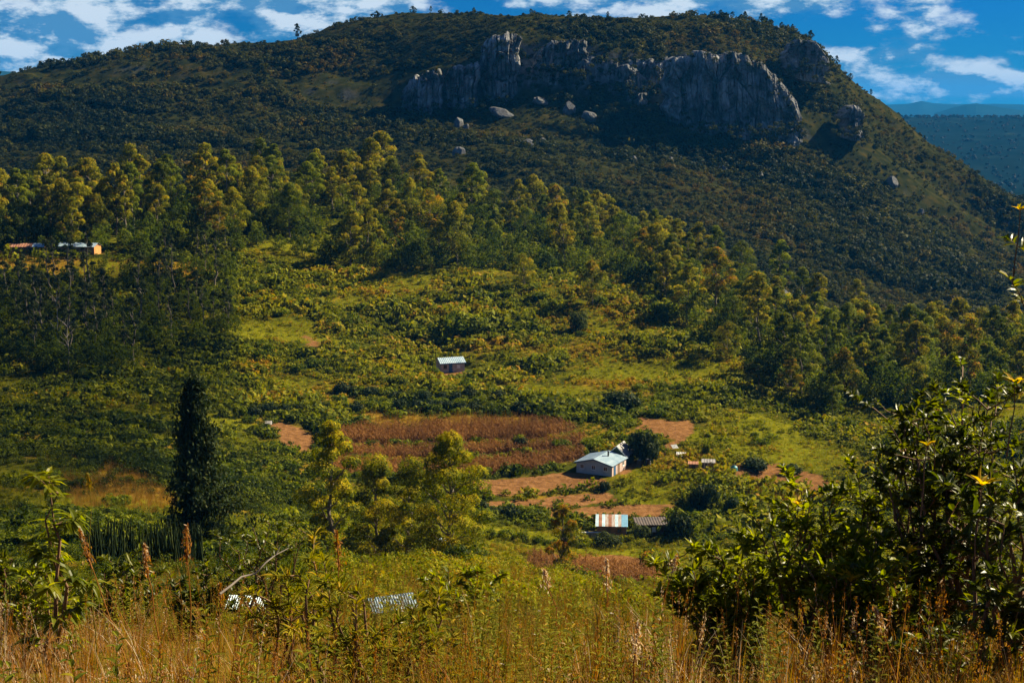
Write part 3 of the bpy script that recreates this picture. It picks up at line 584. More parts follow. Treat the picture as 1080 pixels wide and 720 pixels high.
def belt(zone, n, pxr, k0, k1, s0, s1, mats, kind, smin, smax, dmin, base_bias=1.0):
    def f():
        px = random.uniform(*pxr); s = s0(px) + (s1(px) - s0(px)) * random.random() ** base_bias
        Y = rowf(s, px); return ((px - 540) / F * Y * 1.0, Y, px, s, s0(px), s1(px))
    for (x, y, px, s, a, b) in poisson(n, f, dmin):
        mat = pick(mats); i = random.randrange(len(gum_geo if kind == 'gum' else sl_geo))
        o = put_tree(kind, i, mat, x, y, random.uniform(smin, smax), 'gum_tree' if kind == 'gum' else 'slender_tree')
        fr = (s - a) / (b - a); TREES.append((o, zone, 'back' if fr > .66 else 'front' if fr < .33 else 'middle', mat, px))
belt('upper belt', 132, (-25, 725), 0, 0, UP0, lambda p: 12.1, {'gum_gold': .5, 'gum_green': .36, 'gum_rust': .14}, 'gum', .68, 1.22, 4.6, .75)
belt('ridge grove', 88, (700, 1120), 0, 0, GR0, lambda p: 12.05, {'gum_gold': .46, 'gum_green': .40, 'gum_rust': .14}, 'gum', .58, .98, 4.0, .75)
belt('shaded wood', 50, (-20, 240), 0, 0, lambda p: np.interp(p, [0, 150, 240], [9.2, 9.2, 9.6]), lambda p: np.interp(p, [0, 130, 160, 240], [10.45, 10.5, 10.8, 10.8]), {'gum_dull': 1}, 'slender', .65, 1.05, 4.2)
# the rest of the woods beyond the three hundred trees above: one mass
fv = []
for hh, ww in ((12, 4.6), (10, 4.2), (14, 4.4), (8, 4.0)):
    g = G(); sp = bend((0, 0, -.4), (.3, .2, hh * .85), 5, .04); tube(g, sp, .2, .05, 5, .1); bl = []
    for k in range(12):
        f = .12 + .8 * k / 12; a = k * 2.4; r = ww * math.sin(min(1, f + .12) * math.pi) ** .6 * (.4 + .5 * rng.random()); q_ = ww * (.3 + .15 * rng.random()); bl.append((math.cos(a) * r, math.sin(a) * r, hh * f, q_, q_, q_ * .85))
    blob_cards(g, bl, 62, .75, topyoung=.8); fv.append(g.arr())
FX = []
for n, pr, s0, s1, z_ in ((420, (-60, 730), UP0, lambda p: 12.1, .85), (380, (690, 1200), GR0, lambda p: 12.05, .8), (200, (-60, 245), lambda p: np.interp(p, [0, 150, 240], [9.0, 9.0, 9.5]), lambda p: np.interp(p, [0, 130, 170], [10.5, 10.5, 10.8]), .62)):
    px = rng.uniform(*pr, n); s_ = s0(px) + (s1(px) - s0(px)) * rng.random(n); Y = rowf(s_, px)
    FX.append(np.stack([(px - 540) / F * Y, Y, np.full(n, z_)], -1))
FX = np.concatenate(FX)
tag(link('woodland', merge_scatter('woodland', fv, on_ground(FX[:, 0], FX[:, 1]), FX[:, 2] * rng.uniform(.6, 1.05, len(FX)), [M['gum_green']], vshift=rng.normal(size=len(FX)) * .12 - .02)), 'smaller gum trees and saplings crowding between the tall ones', 'woodland', kind='stuff')
# single trees
def solo(px, pyb, pyt, kind, i, mat, label, name='tree', ymin=100, group=None, Y=None, wide=1.0):
    h = hit(px, pyb, ymin) if Y is None else P(px, pyb, Y); H0 = {'gum': (17, 19, 15, 18, 16, 14, 20), 'slender': (15, 17, 13, 16), 'near': (13, 11, 12, 14)}[kind][i]
    if Y is not None: h = np.array([h[0], h[1], float(ground_z(h[0], h[1]))])
    top = tan_el(pyt) * h[1]; s = (top - h[2]) / (H0 * .98)
    o = put_tree(kind, i, mat, h[0], h[1], s, name); o.scale = (s * wide, s * wide, s); return tag(o, label, 'tree', group)
solo(350, 592, 450, 'near', 0, 'near_gold', 'thin yellow-crowned tree, westernmost of the valley four', 'young_gum', Y=138, wide=1.1)
solo(396, 592, 492, 'near', 1, 'near_gold', 'short yellow-topped tree beside the thin yellow-crowned one', 'young_gum', Y=146, wide=1.1)
solo(428, 592, 492, 'near', 2, 'near_gold', 'short yellow-topped tree leaning against the tall bushy one', 'young_gum', Y=143, wide=1.1)
solo(474, 590, 464, 'near', 3, 'near_gold', 'tall bushy yellow-green tree in front of the maize terrace', 'young_gum', Y=124, wide=1.1)
solo(592, 612, 535, 'near', 0, 'gum_rust', 'olive tree with rusty top below the bare soil strips', 'young_gum', Y=165)
solo(625, 322, 278, 'gum', 2, 'gum_rust', 'round tree with orange crest standing alone on the slope', 'young_gum')
solo(553, 302, 270, 'gum', 5, 'gum_gold', 'small yellow-crested tree under the edge of the belt', 'young_gum')
solo(835, 425, 378, 'gum', 0, 'gum_rust', 'tree with orange side standing at the foot of the ridge grove', 'young_gum')
solo(800, 412, 378, 'gum', 4, 'gum_green', 'dark tree with rusty tip at the foot of the ridge grove', 'young_gum')
solo(878, 440, 395, 'gum', 3, 'gum_green', 'slim green tree at the foot of the ridge grove', 'young_gum')
solo(178, 300, 240, 'slender', 3, 'gum_dull', 'forked slender tree rising from the golden grass shelf', 'young_gum')
for px, pt, lb in ((437, 6, 'spiky tree on the crest above the rock tower'), (316, 27, 'round tree alone on the crest step'), (52, 63, 'tiny pointed tree low on the crest'), (758, 10, 'first small tree on the crest above the dome cliff'), (770, 12, 'second small tree on the crest above the dome cliff'), (784, 12, 'third small tree on the crest above the dome cliff'), (800, 15, 'tree standing a little apart on the crest'), (822, 23, 'small tree where the crest starts to drop'), (833, 27, 'tree just before the crest edge'), (853, 32, 'tree at the very edge of the crest drop'), (882, 60, 'dark tree on the steep shoulder step'), (896, 77, 'small tree on the shoulder below the step'), (919, 95, 'tree on the flank against the cloud bank'), (977, 153, 'tree on the flank against the blue plain'), (1033, 180, 'large dark tree low on the flank skyline'), (455, 9, 'broad tree beside the spiky crest tree'), (560, 12, 'broad low tree on the middle of the crest'), (600, 11, 'rounded tree on the middle of the crest'), (640, 13, 'low tree on the crest between rock band and dome'), (500, 10, 'rounded tree on the crest above the narrow cliff')):
    Y = float(np.interp(px, _px, RY[17])); g = random.choice([0, 2, 5]); x = (px - 540) / F * Y * .985; z = float(ground_z(x, Y)); H = tan_el(pt) * Y - z
    o = put_tree('gum', g, 'gum_dull', x, Y, max(H, 4.5) / 15.5, 'crest_tree'); tag(o, lb, 'tree', 'trees on the hill crest')
# dark cypress
ctr, ccr = conifer(); h = P(212, 606, 112); gz = float(ground_z(h[0], h[1])); H = tan_el(397) * 112 - gz
r_ = empty('cypress_tree', (h[0], h[1], gz), 0, H / 14.6); link('trunk', ctr.mesh('trunk', [M['bark_dark']]), r_); link('crown', ccr.mesh('crown', [M['dark_leaf']]), r_)
tag(r_, 'tall dark cypress with pointed top in the valley', 'tree')
# bare dead trees in the shaded wood
for px, pb, pt, lb in ((62, 372, 305, 'bare whitish dead tree with forked limbs in the shaded wood'), (72, 392, 335, 'short bare dead tree with bright crooked branch in the shaded wood')):
    h = hit(px, pb, 150); H = tan_el(pt) * h[1] - h[2]; g = G(); tr_ = bend((0, 0, -.3), (.4, 0, H), 7, .06); tube(g, tr_, .16, .03)
    b = G()
    for k in range(9):
        p0 = tr_[random.randrange(2, 6)]; a = random.random() * 6.28; e = p0 + np.array([math.cos(a) * 2.2, math.sin(a) * 2.2, 1.2 + random.random() * 1.6]); tube(b, bend(p0, e, 5, .15), .07, .015, 5)
    r_ = empty('dead_tree', h); link('trunk', g.mesh('trunk', [M['dead_wood']]), r_); link('branches', b.mesh('branches', [M['dead_wood']]), r_); tag(r_, lb, 'dead tree')

# label the trees of the woods by look, row and order
ORD = 'first second third fourth fifth sixth seventh eighth ninth tenth eleventh twelfth thirteenth fourteenth fifteenth sixteenth seventeenth eighteenth nineteenth twentieth'.split()
def ordw(k): return ORD[k] if k < 20 else 'twenty-' + ORD[k - 20] if k < 29 else 'thirtieth' if k == 29 else 'thirty-' + ORD[k - 30] if k < 39 else 'fortieth'
ROWN = {'upper belt': {'back': 'the skyline row of the upper belt', 'middle': 'the middle of the upper belt', 'front': 'the lower edge of the upper belt'},
        'ridge grove': {'back': 'the skyline row of the ridge grove', 'middle': 'the middle of the ridge grove', 'front': 'the lower edge of the ridge grove'},
        'shaded wood': {'back': 'the top of the shaded wood', 'middle': 'the middle of the shaded wood', 'front': 'the foot of the shaded wood'}}
cells = {}
for t in TREES: cells.setdefault(t[1:4], []).append(t)
for (zn, rw, mat), ts in cells.items():
    ts.sort(key=lambda t: t[4]); kind = 'slender tree' if zn == 'shaded wood' else 'gum'
    for k, t in enumerate(ts):
        lb = f"{ordw(k)} from left of the {TINT[mat]} {kind}s in {ROWN[zn][rw]}"
        tag(t[0], lb, 'tree', {'upper belt': 'gum trees of the upper belt', 'ridge grove': 'gum trees of the ridge grove', 'shaded wood': 'slender trees of the shaded wood'}[zn])

# ------------------------------------------------------------------ single bushes on the terraces
BM = {}
def put_bush(px, py, wpx, hpx, mat, label, ymin=100, Y=None, name='bush', group=None):
    h = hit(px, py, ymin) if Y is None else P(px, py, Y)
    gz = float(ground_z(h[0], h[1])); W_ = wpx * h[1] / F / 2; H_ = hpx * h[1] / F
    k = (mat, random.randrange(3))
    if k not in BM:
        g = G(); bush(g, 1, 1.0, 11, 150, .17); st = G()
        for _ in range(7): a = random.random() * 6.28; tube(st, bend((0, 0, -.1), (math.cos(a) * .5, math.sin(a) * .5, .55), 4, .15), .035, .01, 5)
        BM[k] = (g.mesh('foliage', [M[mat]]), st.mesh('stems', [M['bark_dark']]))
    r = empty(name, (h[0], h[1], gz - .05), random.random() * 6.28); r.scale = (W_, W_, H_ * 1.05); link('foliage', BM[k][0], r); link('stems', BM[k][1], r)
    return tag(r, label, 'bush', group)
put_bush(677, 486, 40, 36, 'dark_leaf', 'big dark round tree-like bush behind the grey house', name='round_bush')
put_bush(743, 536, 38, 30, 'dark_leaf', 'dark bush below the striped latrine')
put_bush(718, 568, 42, 32, 'dark_leaf', 'large dark bush beside the lower shacks')
put_bush(549, 474, 20, 14, 'dark_leaf', 'dark round bush alone in the maize')
put_bush(640, 577, 34, 16, 'gum_dull', 'dull bush hiding the front of the rusty-roofed shack')
put_bush(676, 568, 22, 16, 'gum_dull', 'bush between the rusty-roofed shack and its dark neighbour')
put_bush(638, 518, 18, 12, 'dark_leaf', 'small dark bush at the end of the bare soil strips')
put_bush(685, 602, 26, 24, 'gum_rust', 'orange-tipped bush on the valley floor')
put_bush(770, 545, 24, 24, 'dark_leaf', 'dark bush at the foot of the striped latrine slope')
put_bush(490, 352, 60, 26, 'gum_green', 'wide green thicket above the little blue-roofed house')
put_bush(700, 336, 40, 22, 'gum_green', 'dark shrub clump at the top of the clearing')
put_bush(655, 432, 46, 22, 'dark_leaf', 'dark shrub clump on the hedge line over the grey house')
put_bush(610, 350, 22, 22, 'gum_dull', 'dull bush below the lone orange-crested tree')
put_bush(745, 480, 10, 18, 'gum_green', 'narrow green bush beside the striped latrine')
put_bush(835, 500, 26, 12, 'dark_leaf', 'low dark bush at the edge of the red field')
put_bush(800, 495, 40, 12, 'dark_leaf', 'long low bush above the red field')
put_bush(420, 408, 30, 12, 'gum_green', 'low bush west of the little blue-roofed house')
hedge_i = 0
for line, nm in (([(236, 440), (300, 436), (420, 432), (560, 434), (640, 436)], 'upper hedge line'), ([(360, 416), (430, 420), (520, 424), (600, 428)], 'short hedge below the little house'), ([(505, 541), (540, 545), (590, 548)], 'hedge under the soil strips'), ([(500, 566), (560, 572), (600, 576)], 'lowest hedge on the valley floor')):
    p = np.array(line, float); d = np.concatenate([[0], np.cumsum(np.hypot(*np.diff(p, axis=0).T))]); m = int(d[-1] / 15) + 1
    for k in range(m):
        t = d[-1] * k / max(1, m - 1); q = (np.interp(t, d, p[:, 0]), np.interp(t, d, p[:, 1]))
        put_bush(q[0], q[1] + random.uniform(-1.5, 1.5), random.uniform(17, 25), random.uniform(9, 14), 'dark_leaf' if random.random() < .6 else 'gum_green', f'{ordw(k)} bush from the west end of the {nm}', group='bushes in the terrace hedges')

# ------------------------------------------------------------------ maize
g = G()
mv = []
for _ in range(4):
    g = G(); h_ = 1.7; tube(g, bend((0, 0, 0), (.1, .05, h_), 4, .05), .022, .01, 4, .5)
    for k in range(7):
        z = h_ * (.25 + .1 * k); a = k * 2.5; d = np.array([[math.cos(a), math.sin(a), .35]]); leaves(g, np.array([[0, 0, z]]), d, np.array([[0, 0, 1.]]), .65, .10, rng.random(), .9)
    mv.append(g.arr())
x, y = scatter(6000, keep & c(zm)); x = np.round(x / .8) * .8 + rng.normal(size=len(x)) * .1
qx, qy = proj(x, y, ground_z(x, y))
tag(link('maize_crop', merge_scatter('maize_crop', mv, on_ground(x, y), rng.uniform(.6, 1.25, len(x)), [M['maize']], vshift=(fbm(x / 8, y / 8, 33, 3) - .5) * .8 + .15)), 'dry reddish-brown maize standing in the terraced fields', 'maize', kind='stuff')

# ------------------------------------------------------------------ buildings
def bx(g, x0, x1, y0, y1, z0, z1, a=.5):
    V = [(x, y, z) for z in (z0, z1) for y in (y0, y1) for x in (x0, x1)]
    g.add(V, [[0, 2, 3, 1], [4, 5, 7, 6], [0, 1, 5, 4], [1, 3, 7, 5], [3, 2, 6, 7], [2, 0, 4, 6]], a)
def prism(g, poly, y0, y1):
    n = len(poly); V = [(x, y0, z) for x, z in poly] + [(x, y1, z) for x, z in poly]
    for i in range(1, n - 1, 2):
        k = i + 2 if i + 2 < n else i + 1
        g.add(V, [[0, i, i + 1, k if k < n else i + 1]], .5); g.add(V, [[n, n + (k if k < n else i + 1), n + i + 1, n + i]], .5)
    g.add(V, [[i, (i + 1) % n + 0, (i + 1) % n + n, i + n] for i in range(n)], .5)
def corrugated(g, p00, p10, p01, waves, amp=.03, th=.02, nrm=(0, 0, 1), a0=None):
    """roof sheet from p00 along p10 (across the waves) and p01 (down the slope)"""
    p00, p10, p01 = map(lambda v: np.array(v, float), (p00, p10, p01)); e = p10 - p00; f = p01 - p00
    n = norm(np.cross(e, f)); n = n if n[2] > 0 else -n; k = waves * 6 + 1; s = np.linspace(0, 1, k)
    w = np.sin(s * waves * 2 * np.pi) * amp
    top0 = p00 + e * s[:, None] + n * w[:, None]; top1 = top0 + f
    V = np.concatenate([top0, top1, top0 - n * th, top1 - n * th]); q = []
    for i in range(k - 1):
        q += [[i, i + 1, k + i + 1, k + i], [2 * k + i + 1, 2 * k + i, 3 * k + i, 3 * k + i + 1], [i + 1, i, 2 * k + i, 2 * k + i + 1], [k + i, k + i + 1, 3 * k + i + 1, 3 * k + i]]
    q += [[0, k, 3 * k, 2 * k], [k - 1, 3 * k - 1, 4 * k - 1, 2 * k - 1]]
    g.add(V, q, np.tile(s if a0 is None else np.full(k, a0), 4))
M['block'] = plain_mat('block_wall', (.32, .30, .27), (.46, .43, .39), 1.6, bump=.2)
M['grey_wall'] = plain_mat('grey_wall', (.32, .37, .40), (.46, .51, .53), .9)
M['pink_board_and_sun_tint'] = plain_mat('pink_board_and_sun_tint', (.42, .30, .26), (.55, .42, .37), 1.2)
M['mud_wall'] = plain_mat('mud_wall', (.20, .10, .05), (.34, .17, .08), 1.4, bump=.2)
M['orange_wall'] = plain_mat('orange_wall', (.42, .18, .05), (.52, .25, .08), 1.5)
M['tin'] = plain_mat('tin_roof', (.26, .38, .47), (.46, .57, .63), .7, rough=.45, metallic=.2, stretch=(1, 1, 1))
M['tin_dull'] = plain_mat('dull_tin', (.16, .15, .15), (.30, .28, .27), .8, rough=.6, metallic=.2)
M['old_tin'] = plain_mat('old_dark_tin', (.05, .042, .04), (.12, .09, .08), 1.2, rough=.85)
M['rust'] = plain_mat('rusty_tin', (.22, .075, .03), (.40, .20, .12), 1.2, rough=.8)
M['pale_rust'] = plain_mat('rust_stained_tin', (.34, .20, .13), (.50, .48, .46), 1.6, rough=.7, stretch=(2, .5, 1))
M['blue_paint'] = plain_mat('blue_paint', (.02, .09, .22), (.04, .15, .32), 2, rough=.5)
M['blue_tin'] = plain_mat('blue_tin', (.10, .30, .46), (.18, .42, .58), 1, rough=.45)
M['white'] = plain_mat('white_paint', (.62, .62, .60), (.78, .78, .76), 2)
M['glass'] = plain_mat('window_glass', (.012, .016, .02), (.03, .035, .04), 1, rough=.08, spec=.6)
M['green_wall'] = plain_mat('green_wall', (.035, .085, .06), (.06, .12, .085), 1.2)
M['wood'] = plain_mat('weathered_wood', (.12, .07, .04), (.24, .15, .09), 3, stretch=(1, 1, .2))
M['thatch'] = plain_mat('dark_thatch', (.05, .035, .022), (.11, .08, .045), 5, stretch=(1, 1, .3))
M['teal_plastic'] = plain_mat('teal_plastic', (.03, .20, .24), (.05, .26, .30), 2, rough=.4)
M['black_drum'] = plain_mat('black_drum', (.02, .02, .022), (.05, .05, .05), 2, rough=.5)
M['stone'] = plain_mat('stone_wall', (.16, .15, .14), (.34, .32, .30), 2.2, bump=.5)
def bpart(name, fn, mat, parent, label=None):
    g = G(); fn(g); o = link(name, g.mesh(name, [M[mat]]), parent)
    if label: o['label'] = label
    return o
def window(parent, x, y, z, w, h, axis, face, frame='white', pane='glass', bars=True):
    """window in a wall; axis 'x': wall runs along x, outside towards face*y"""
    def fr(g):
        t, d = .07, .05
        def b(u0, u1, z0, z1, e0, e1):
            if axis == 'x': bx(g, x + u0, x + u1, min(y + face * e0, y + face * e1), max(y + face * e0, y + face * e1), z + z0, z + z1)
            else: bx(g, min(x + face * e0, x + face * e1), max(x + face * e0, x + face * e1), y + u0, y + u1, z + z0, z + z1)
        b(-w/2, w/2, 0, t, .003, d); b(-w/2, w/2, h - t, h, .003, d); b(-w/2, -w/2 + t, t, h - t, .003, d); b(w/2 - t, w/2, t, h - t, .003, d)
        if bars: b(-.025, .025, t, h - t, .003, d * .8)
        b(-w/2 - .06, w/2 + .06, -.07, -.002, .003, .10)
    f = bpart('window', fr, frame, parent)
    def pn(g):
        if axis == 'x': bx(g, x - w/2 + .07, x + w/2 - .07, min(y + face * .004, y + face * .02), max(y + face * .004, y + face * .02), z + .07, z + h - .07)
        else: bx(g, min(x + face * .004, x + face * .02), max(x + face * .004, x + face * .02), y - w/2 + .07, y + w/2 - .07, z + .07, z + h - .07)
    bpart('pane', pn, pane, f)
# little blue-roofed house
x0, y0, z0 = SITES['small']; t = empty('block_house', (x0, y0, z0), R(18))
W, D, Hf, Hr = 5.7, 4.4, 2.3, 3.15
def walls(g):
    bx(g, -W/2, W/2, -D/2, -D/2 + .2, -.5, Hf); bx(g, -W/2, W/2, D/2 - .2, D/2, -.5, Hf); bx(g, -W/2, -W/2 + .2, -D/2 + .2, D/2 - .2, -.5, Hf); bx(g, W/2 - .2, W/2, -D/2 + .2, D/2 - .2, -.5, Hf)
    for s in (-1, 1):
        xx = sorted((s * W/2, s * (W/2 - .2))); V = [(a, b, cc) for a in xx for b, cc in ((-D/2, Hf), (D/2, Hf), (0, Hr))]
        g.add(V, [[0, 1, 2, 2], [5, 4, 3, 3], [0, 2, 5, 3], [1, 4, 5, 2]], .5)
def clean(o):
    bm = bmesh.new(); bm.from_mesh(o.data); bmesh.ops.dissolve_degenerate(bm, dist=1e-5, edges=bm.edges); bmesh.ops.recalc_face_normals(bm, faces=bm.faces); bm.to_mesh(o.data); bm.free(); return o
def gable_wall_fix(g, pts): pass
def wall_part(parent, W, D, Hf, Hr, mat, along='x', th=.2, name='wall', label=None, base=-.6):
    """four walls with gables; ridge along x or along y, one mesh"""
    bm = bmesh.new()
    prof = [(-D/2, base), (D/2, base), (D/2, Hf), (0, Hr), (-D/2, Hf)] if along == 'x' else [(-W/2, base), (W/2, base), (W/2, Hf), (0, Hr), (-W/2, Hf)]
    if abs(Hr - Hf) < 1e-6: prof = [prof[0], prof[1], prof[2], prof[4]]
    L_ = W if along == 'x' else D
    a = [bm.verts.new((-L_/2, p, z) if along == 'x' else (p, -L_/2, z)) for p, z in prof]; b = [bm.verts.new((L_/2, p, z) if along == 'x' else (p, L_/2, z)) for p, z in prof]
    bm.faces.new(a); bm.faces.new(b[::-1]); n = len(prof)
    for i in range(n): bm.faces.new((a[i], b[i], b[(i + 1) % n], a[(i + 1) % n]))
    bmesh.ops.recalc_face_normals(bm, faces=bm.faces)
    me = bpy.data.meshes.new(name); bm.to_mesh(me); bm.free(); me.materials.append(M[mat]); o = link(name, me, parent)
    if label: o['label'] = label
    return o
def gable_roof(parent, W, D, Hf, Hr, mat, along='x', oh=.3, waves=14, amp=.03):
    def fn(g):
        if along == 'x':
            k = (Hr - Hf) / (D / 2)
            for s in (-1, 1): corrugated(g, (-W/2 - oh, 0, Hr + .06), (W/2 + oh, 0, Hr + .06), (-W/2 - oh, s * (D/2 + oh), Hf - k * oh + .06), waves, amp)
        else:
            k = (Hr - Hf) / (W / 2)
            for s in (-1, 1): corrugated(g, (0, -D/2 - oh, Hr + .06), (0, D/2 + oh, Hr + .06), (s * (W/2 + oh), -D/2 - oh, Hf - k * oh + .06), waves)
    return bpart('roof', fn, mat, parent)
wall_part(t, W, D, Hf, Hr, 'block'); gable_roof(t, W, D, Hf, Hr, 'tin')
bpart('fascia', lambda g: bx(g, -W/2 - .3, W/2 + .3, -D/2 - .37, -D/2 - .33, 1.98, 2.2), 'blue_paint', t)
dr = bpart('door', lambda g: bx(g, -.95, -.1, -D/2 - .05, -D/2 - .003, 0.02, 2.0), 'blue_paint', t); bpart('handle', lambda g: bx(g, -.25, -.19, -D/2 - .1, -D/2 - .052, .95, 1.1), 'tin', dr)
window(t, -1.85, -D/2, .95, .8, .85, 'x', -1, 'wood'); window(t, 1.35, -D/2, .95, .85, .8, 'x', -1, 'white', 'white', False)
bpart('step', lambda g: bx(g, -1.2, .15, -D/2 - .6, -D/2 - .06, -.4, .0), 'stone', t)
tag(t, 'little grey block house with pale tin roof and blue door', 'house')
# grey house
x0, y0, z0 = SITES['grey']; t = empty('village_house', (x0, y0, z0), R(-27))
W, D, Hf, Hr = 6.8, 6.4, 1.98, 2.85
wall_part(t, W, D, Hf, Hr, 'grey_wall', 'y')
rf = gable_roof(t, W, D, Hf, Hr, 'tin', 'y', .35, 16)
bpart('vent_pipe', lambda g: (tube(g, [(1.1, .6, 2.5), (1.1, .6, 3.5)], .16, .16, 10), bx(g, .9, 1.3, .4, .8, 3.5, 3.56)), 'black_drum', rf)
bpart('sunlight_overlay', lambda g: bx(g, W/2 + .003, W/2 + .06, -D/2 + .02, D/2 - .02, -.3, 1.9), 'pink_board_and_sun_tint', t, 'side wall tinted pinkish for sunlight')  # sunlight on this side is put into the overlay's pinker colour
bpart('barge_board', lambda g: [g.add([(s * 0, -D/2 - .38, 2.83), (s * (W/2 + .35), -D/2 - .38, 2.83 - .87 * (W/2 + .35) / (W/2)), (s * (W/2 + .35), -D/2 - .38, 2.67 - .87 * (W/2 + .35) / (W/2)), (0, -D/2 - .38, 2.67), (s * 0, -D/2 - .35, 2.83), (s * (W/2 + .35), -D/2 - .35, 2.83 - .87 * (W/2 + .35) / (W/2)), (s * (W/2 + .35), -D/2 - .35, 2.67 - .87 * (W/2 + .35) / (W/2)), (0, -D/2 - .35, 2.67)], [[0, 1, 2, 3], [4, 7, 6, 5], [0, 4, 5, 1], [3, 2, 6, 7], [1, 5, 6, 2]]) for s in (-1, 1)], 'blue_paint', t)
for xx in (-2.3, -.1, 2.2): window(t, xx, -D/2, .85, .75, .8, 'x', -1)
window(t, W/2 + .06, 1.9, .9, .75, .8, 'y', 1)
dr = bpart('door', lambda g: bx(g, W/2 + .063, W/2 + .11, -.6, .25, .02, 1.85), 'wood', t); bpart('handle', lambda g: bx(g, W/2 + .112, W/2 + .16, .08, .14, .95, 1.08), 'tin', dr)
dr = bpart('door', lambda g: bx(g, W/2 + .063, W/2 + .11, -2.4, -1.6, .02, 1.85), 'blue_paint', t, 'blue door near the corner'); bpart('handle', lambda g: bx(g, W/2 + .112, W/2 + .16, -1.75, -1.69, .95, 1.08), 'tin', dr)
tag(t, 'grey-walled gabled house with pale blue tin roof by the soil yard', 'house')
GZ = z0
# green-gabled house behind
p = P(654, 488, 252); zb = float(ground_z(p[0], p[1])); t = empty('gabled_hut', (p[0], p[1], zb), R(-22)); W, D, Hf, Hr = 3.6, 4, 2.0, 3.7
wall_part(t, W, D, Hf, Hr, 'green_wall', 'y'); gable_roof(t, W, D, Hf, Hr, 'tin_dull', 'y', .25, 10)
k = (Hr - Hf) / (W / 2)
bpart('barge_board', lambda g: [g.add([(0, -D/2 - .29, Hr + .1), (s * (W/2 + .25), -D/2 - .29, Hf - k * .25 + .1), (s * (W/2 + .25), -D/2 - .29, Hf - k * .25 - .1), (0, -D/2 - .29, Hr - .12), (0, -D/2 - .26, Hr + .1), (s * (W/2 + .25), -D/2 - .26, Hf - k * .25 + .1), (s * (W/2 + .25), -D/2 - .26, Hf - k * .25 - .1), (0, -D/2 - .26, Hr - .12)], [[0, 1, 2, 3], [4, 7, 6, 5], [0, 4, 5, 1], [3, 2, 6, 7], [1, 5, 6, 2]]) for s in (-1, 1)], 'white', t)
bpart('door', lambda g: bx(g, .2, 1.0, -D/2 - .05, -D/2 - .003, 0, 1.9), 'wood', t)
tag(t, 'dark green hut with white-edged steep gable behind the grey house', 'hut')
# rusty-roofed shack
x0, y0, z0 = SITES['shack']; t = empty('tin_shack', (x0, y0, z0), R(-4)); W, D = 4.6, 3.2
def mono(g):
    V = [(x, y, z) for x in (-W/2, W/2) for y, z in ((-D/2, -.6), (D/2, -.6), (D/2, 2.5), (-D/2, 1.75))]
    g.add(V, [[0, 1, 2, 3], [7, 6, 5, 4], [0, 3, 7, 4], [1, 5, 6, 2], [3, 2, 6, 7], [0, 4, 5, 1]], .5)
bpart('wall', mono, 'mud_wall', t)
rf = None
for i, mt in enumerate(['tin', 'rust', 'tin', 'pale_rust', 'rust', 'pale_rust', 'tin', 'pale_rust', 'blue_tin', 'blue_tin']):
    xa = -W/2 - .25 + i * (W + .5) / 10; xb = xa + (W + .5) / 10 - .012
    bpart('roof_sheet', lambda g: corrugated(g, (xa, D/2 + .2, 2.64), (xb, D/2 + .2, 2.64), (xa, -D/2 - .3, 1.76), 3), mt, t, {'pale_rust': 'pale rust-stained roof sheet', 'rust': 'rusty roof sheet', 'tin': 'pale roof sheet', 'tin_dull': 'dull grey roof sheet', 'blue_tin': 'blue roof sheet'}[mt])
window(t, 1.2, -D/2, .8, .7, .6, 'x', -1, 'wood'); bpart('door', lambda g: bx(g, -.9, -.1, -D/2 - .05, -D/2 - .003, -.3, 1.55), 'wood', t)
bpart('side_panel', lambda g: bx(g, W/2 + .003, W/2 + .04, -D/2, D/2, .5, 1.7), 'white', t, 'whitewashed end wall')
tag(t, 'low shack with patchy rusty and blue tin roof, lowest building in the valley', 'shack')
x0, y0, z0 = SITES['dim']; t = empty('dark_shack', (x0, y0, z0), R(3)); W, D = 4.6, 3
bpart('wall', lambda g: bx(g, -W/2, W/2, -D/2, D/2, -.6, 1.75), 'thatch', t); bpart('roof', lambda g: corrugated(g, (-W/2 - .3, D/2 + .3, 2.1), (W/2 + .3, D/2 + .3, 2.1), (-W/2 - .3, -D/2 - .3, 1.85), 12), 'old_tin', t)
window(t, .3, -D/2, .7, .6, .7, 'x', -1, 'white', 'white', False); bpart('door', lambda g: bx(g, -1.4, -.7, -D/2 - .05, -D/2 - .003, -.2, 1.6), 'wood', t)
tag(t, 'dark flat-roofed shack with one white shutter beside the rusty-roofed one', 'shack')
h = hit(622, 566, 150); t = empty('stone_wall', (h[0], h[1], h[2]), R(-3)); bpart('masonry', lambda g: [bx(g, -1.6 + .42 * i, -1.6 + .42 * i + .40, -.2, .2, -.4, .55 + .06 * (i % 3)) for i in range(8)], 'stone', t); bpart('coping', lambda g: bx(g, -1.65, 1.8, -.24, .24, .68, .76), 'white', t)
tag(t, 'low stone wall with pale coping next to the rusty-roofed shack', 'wall')
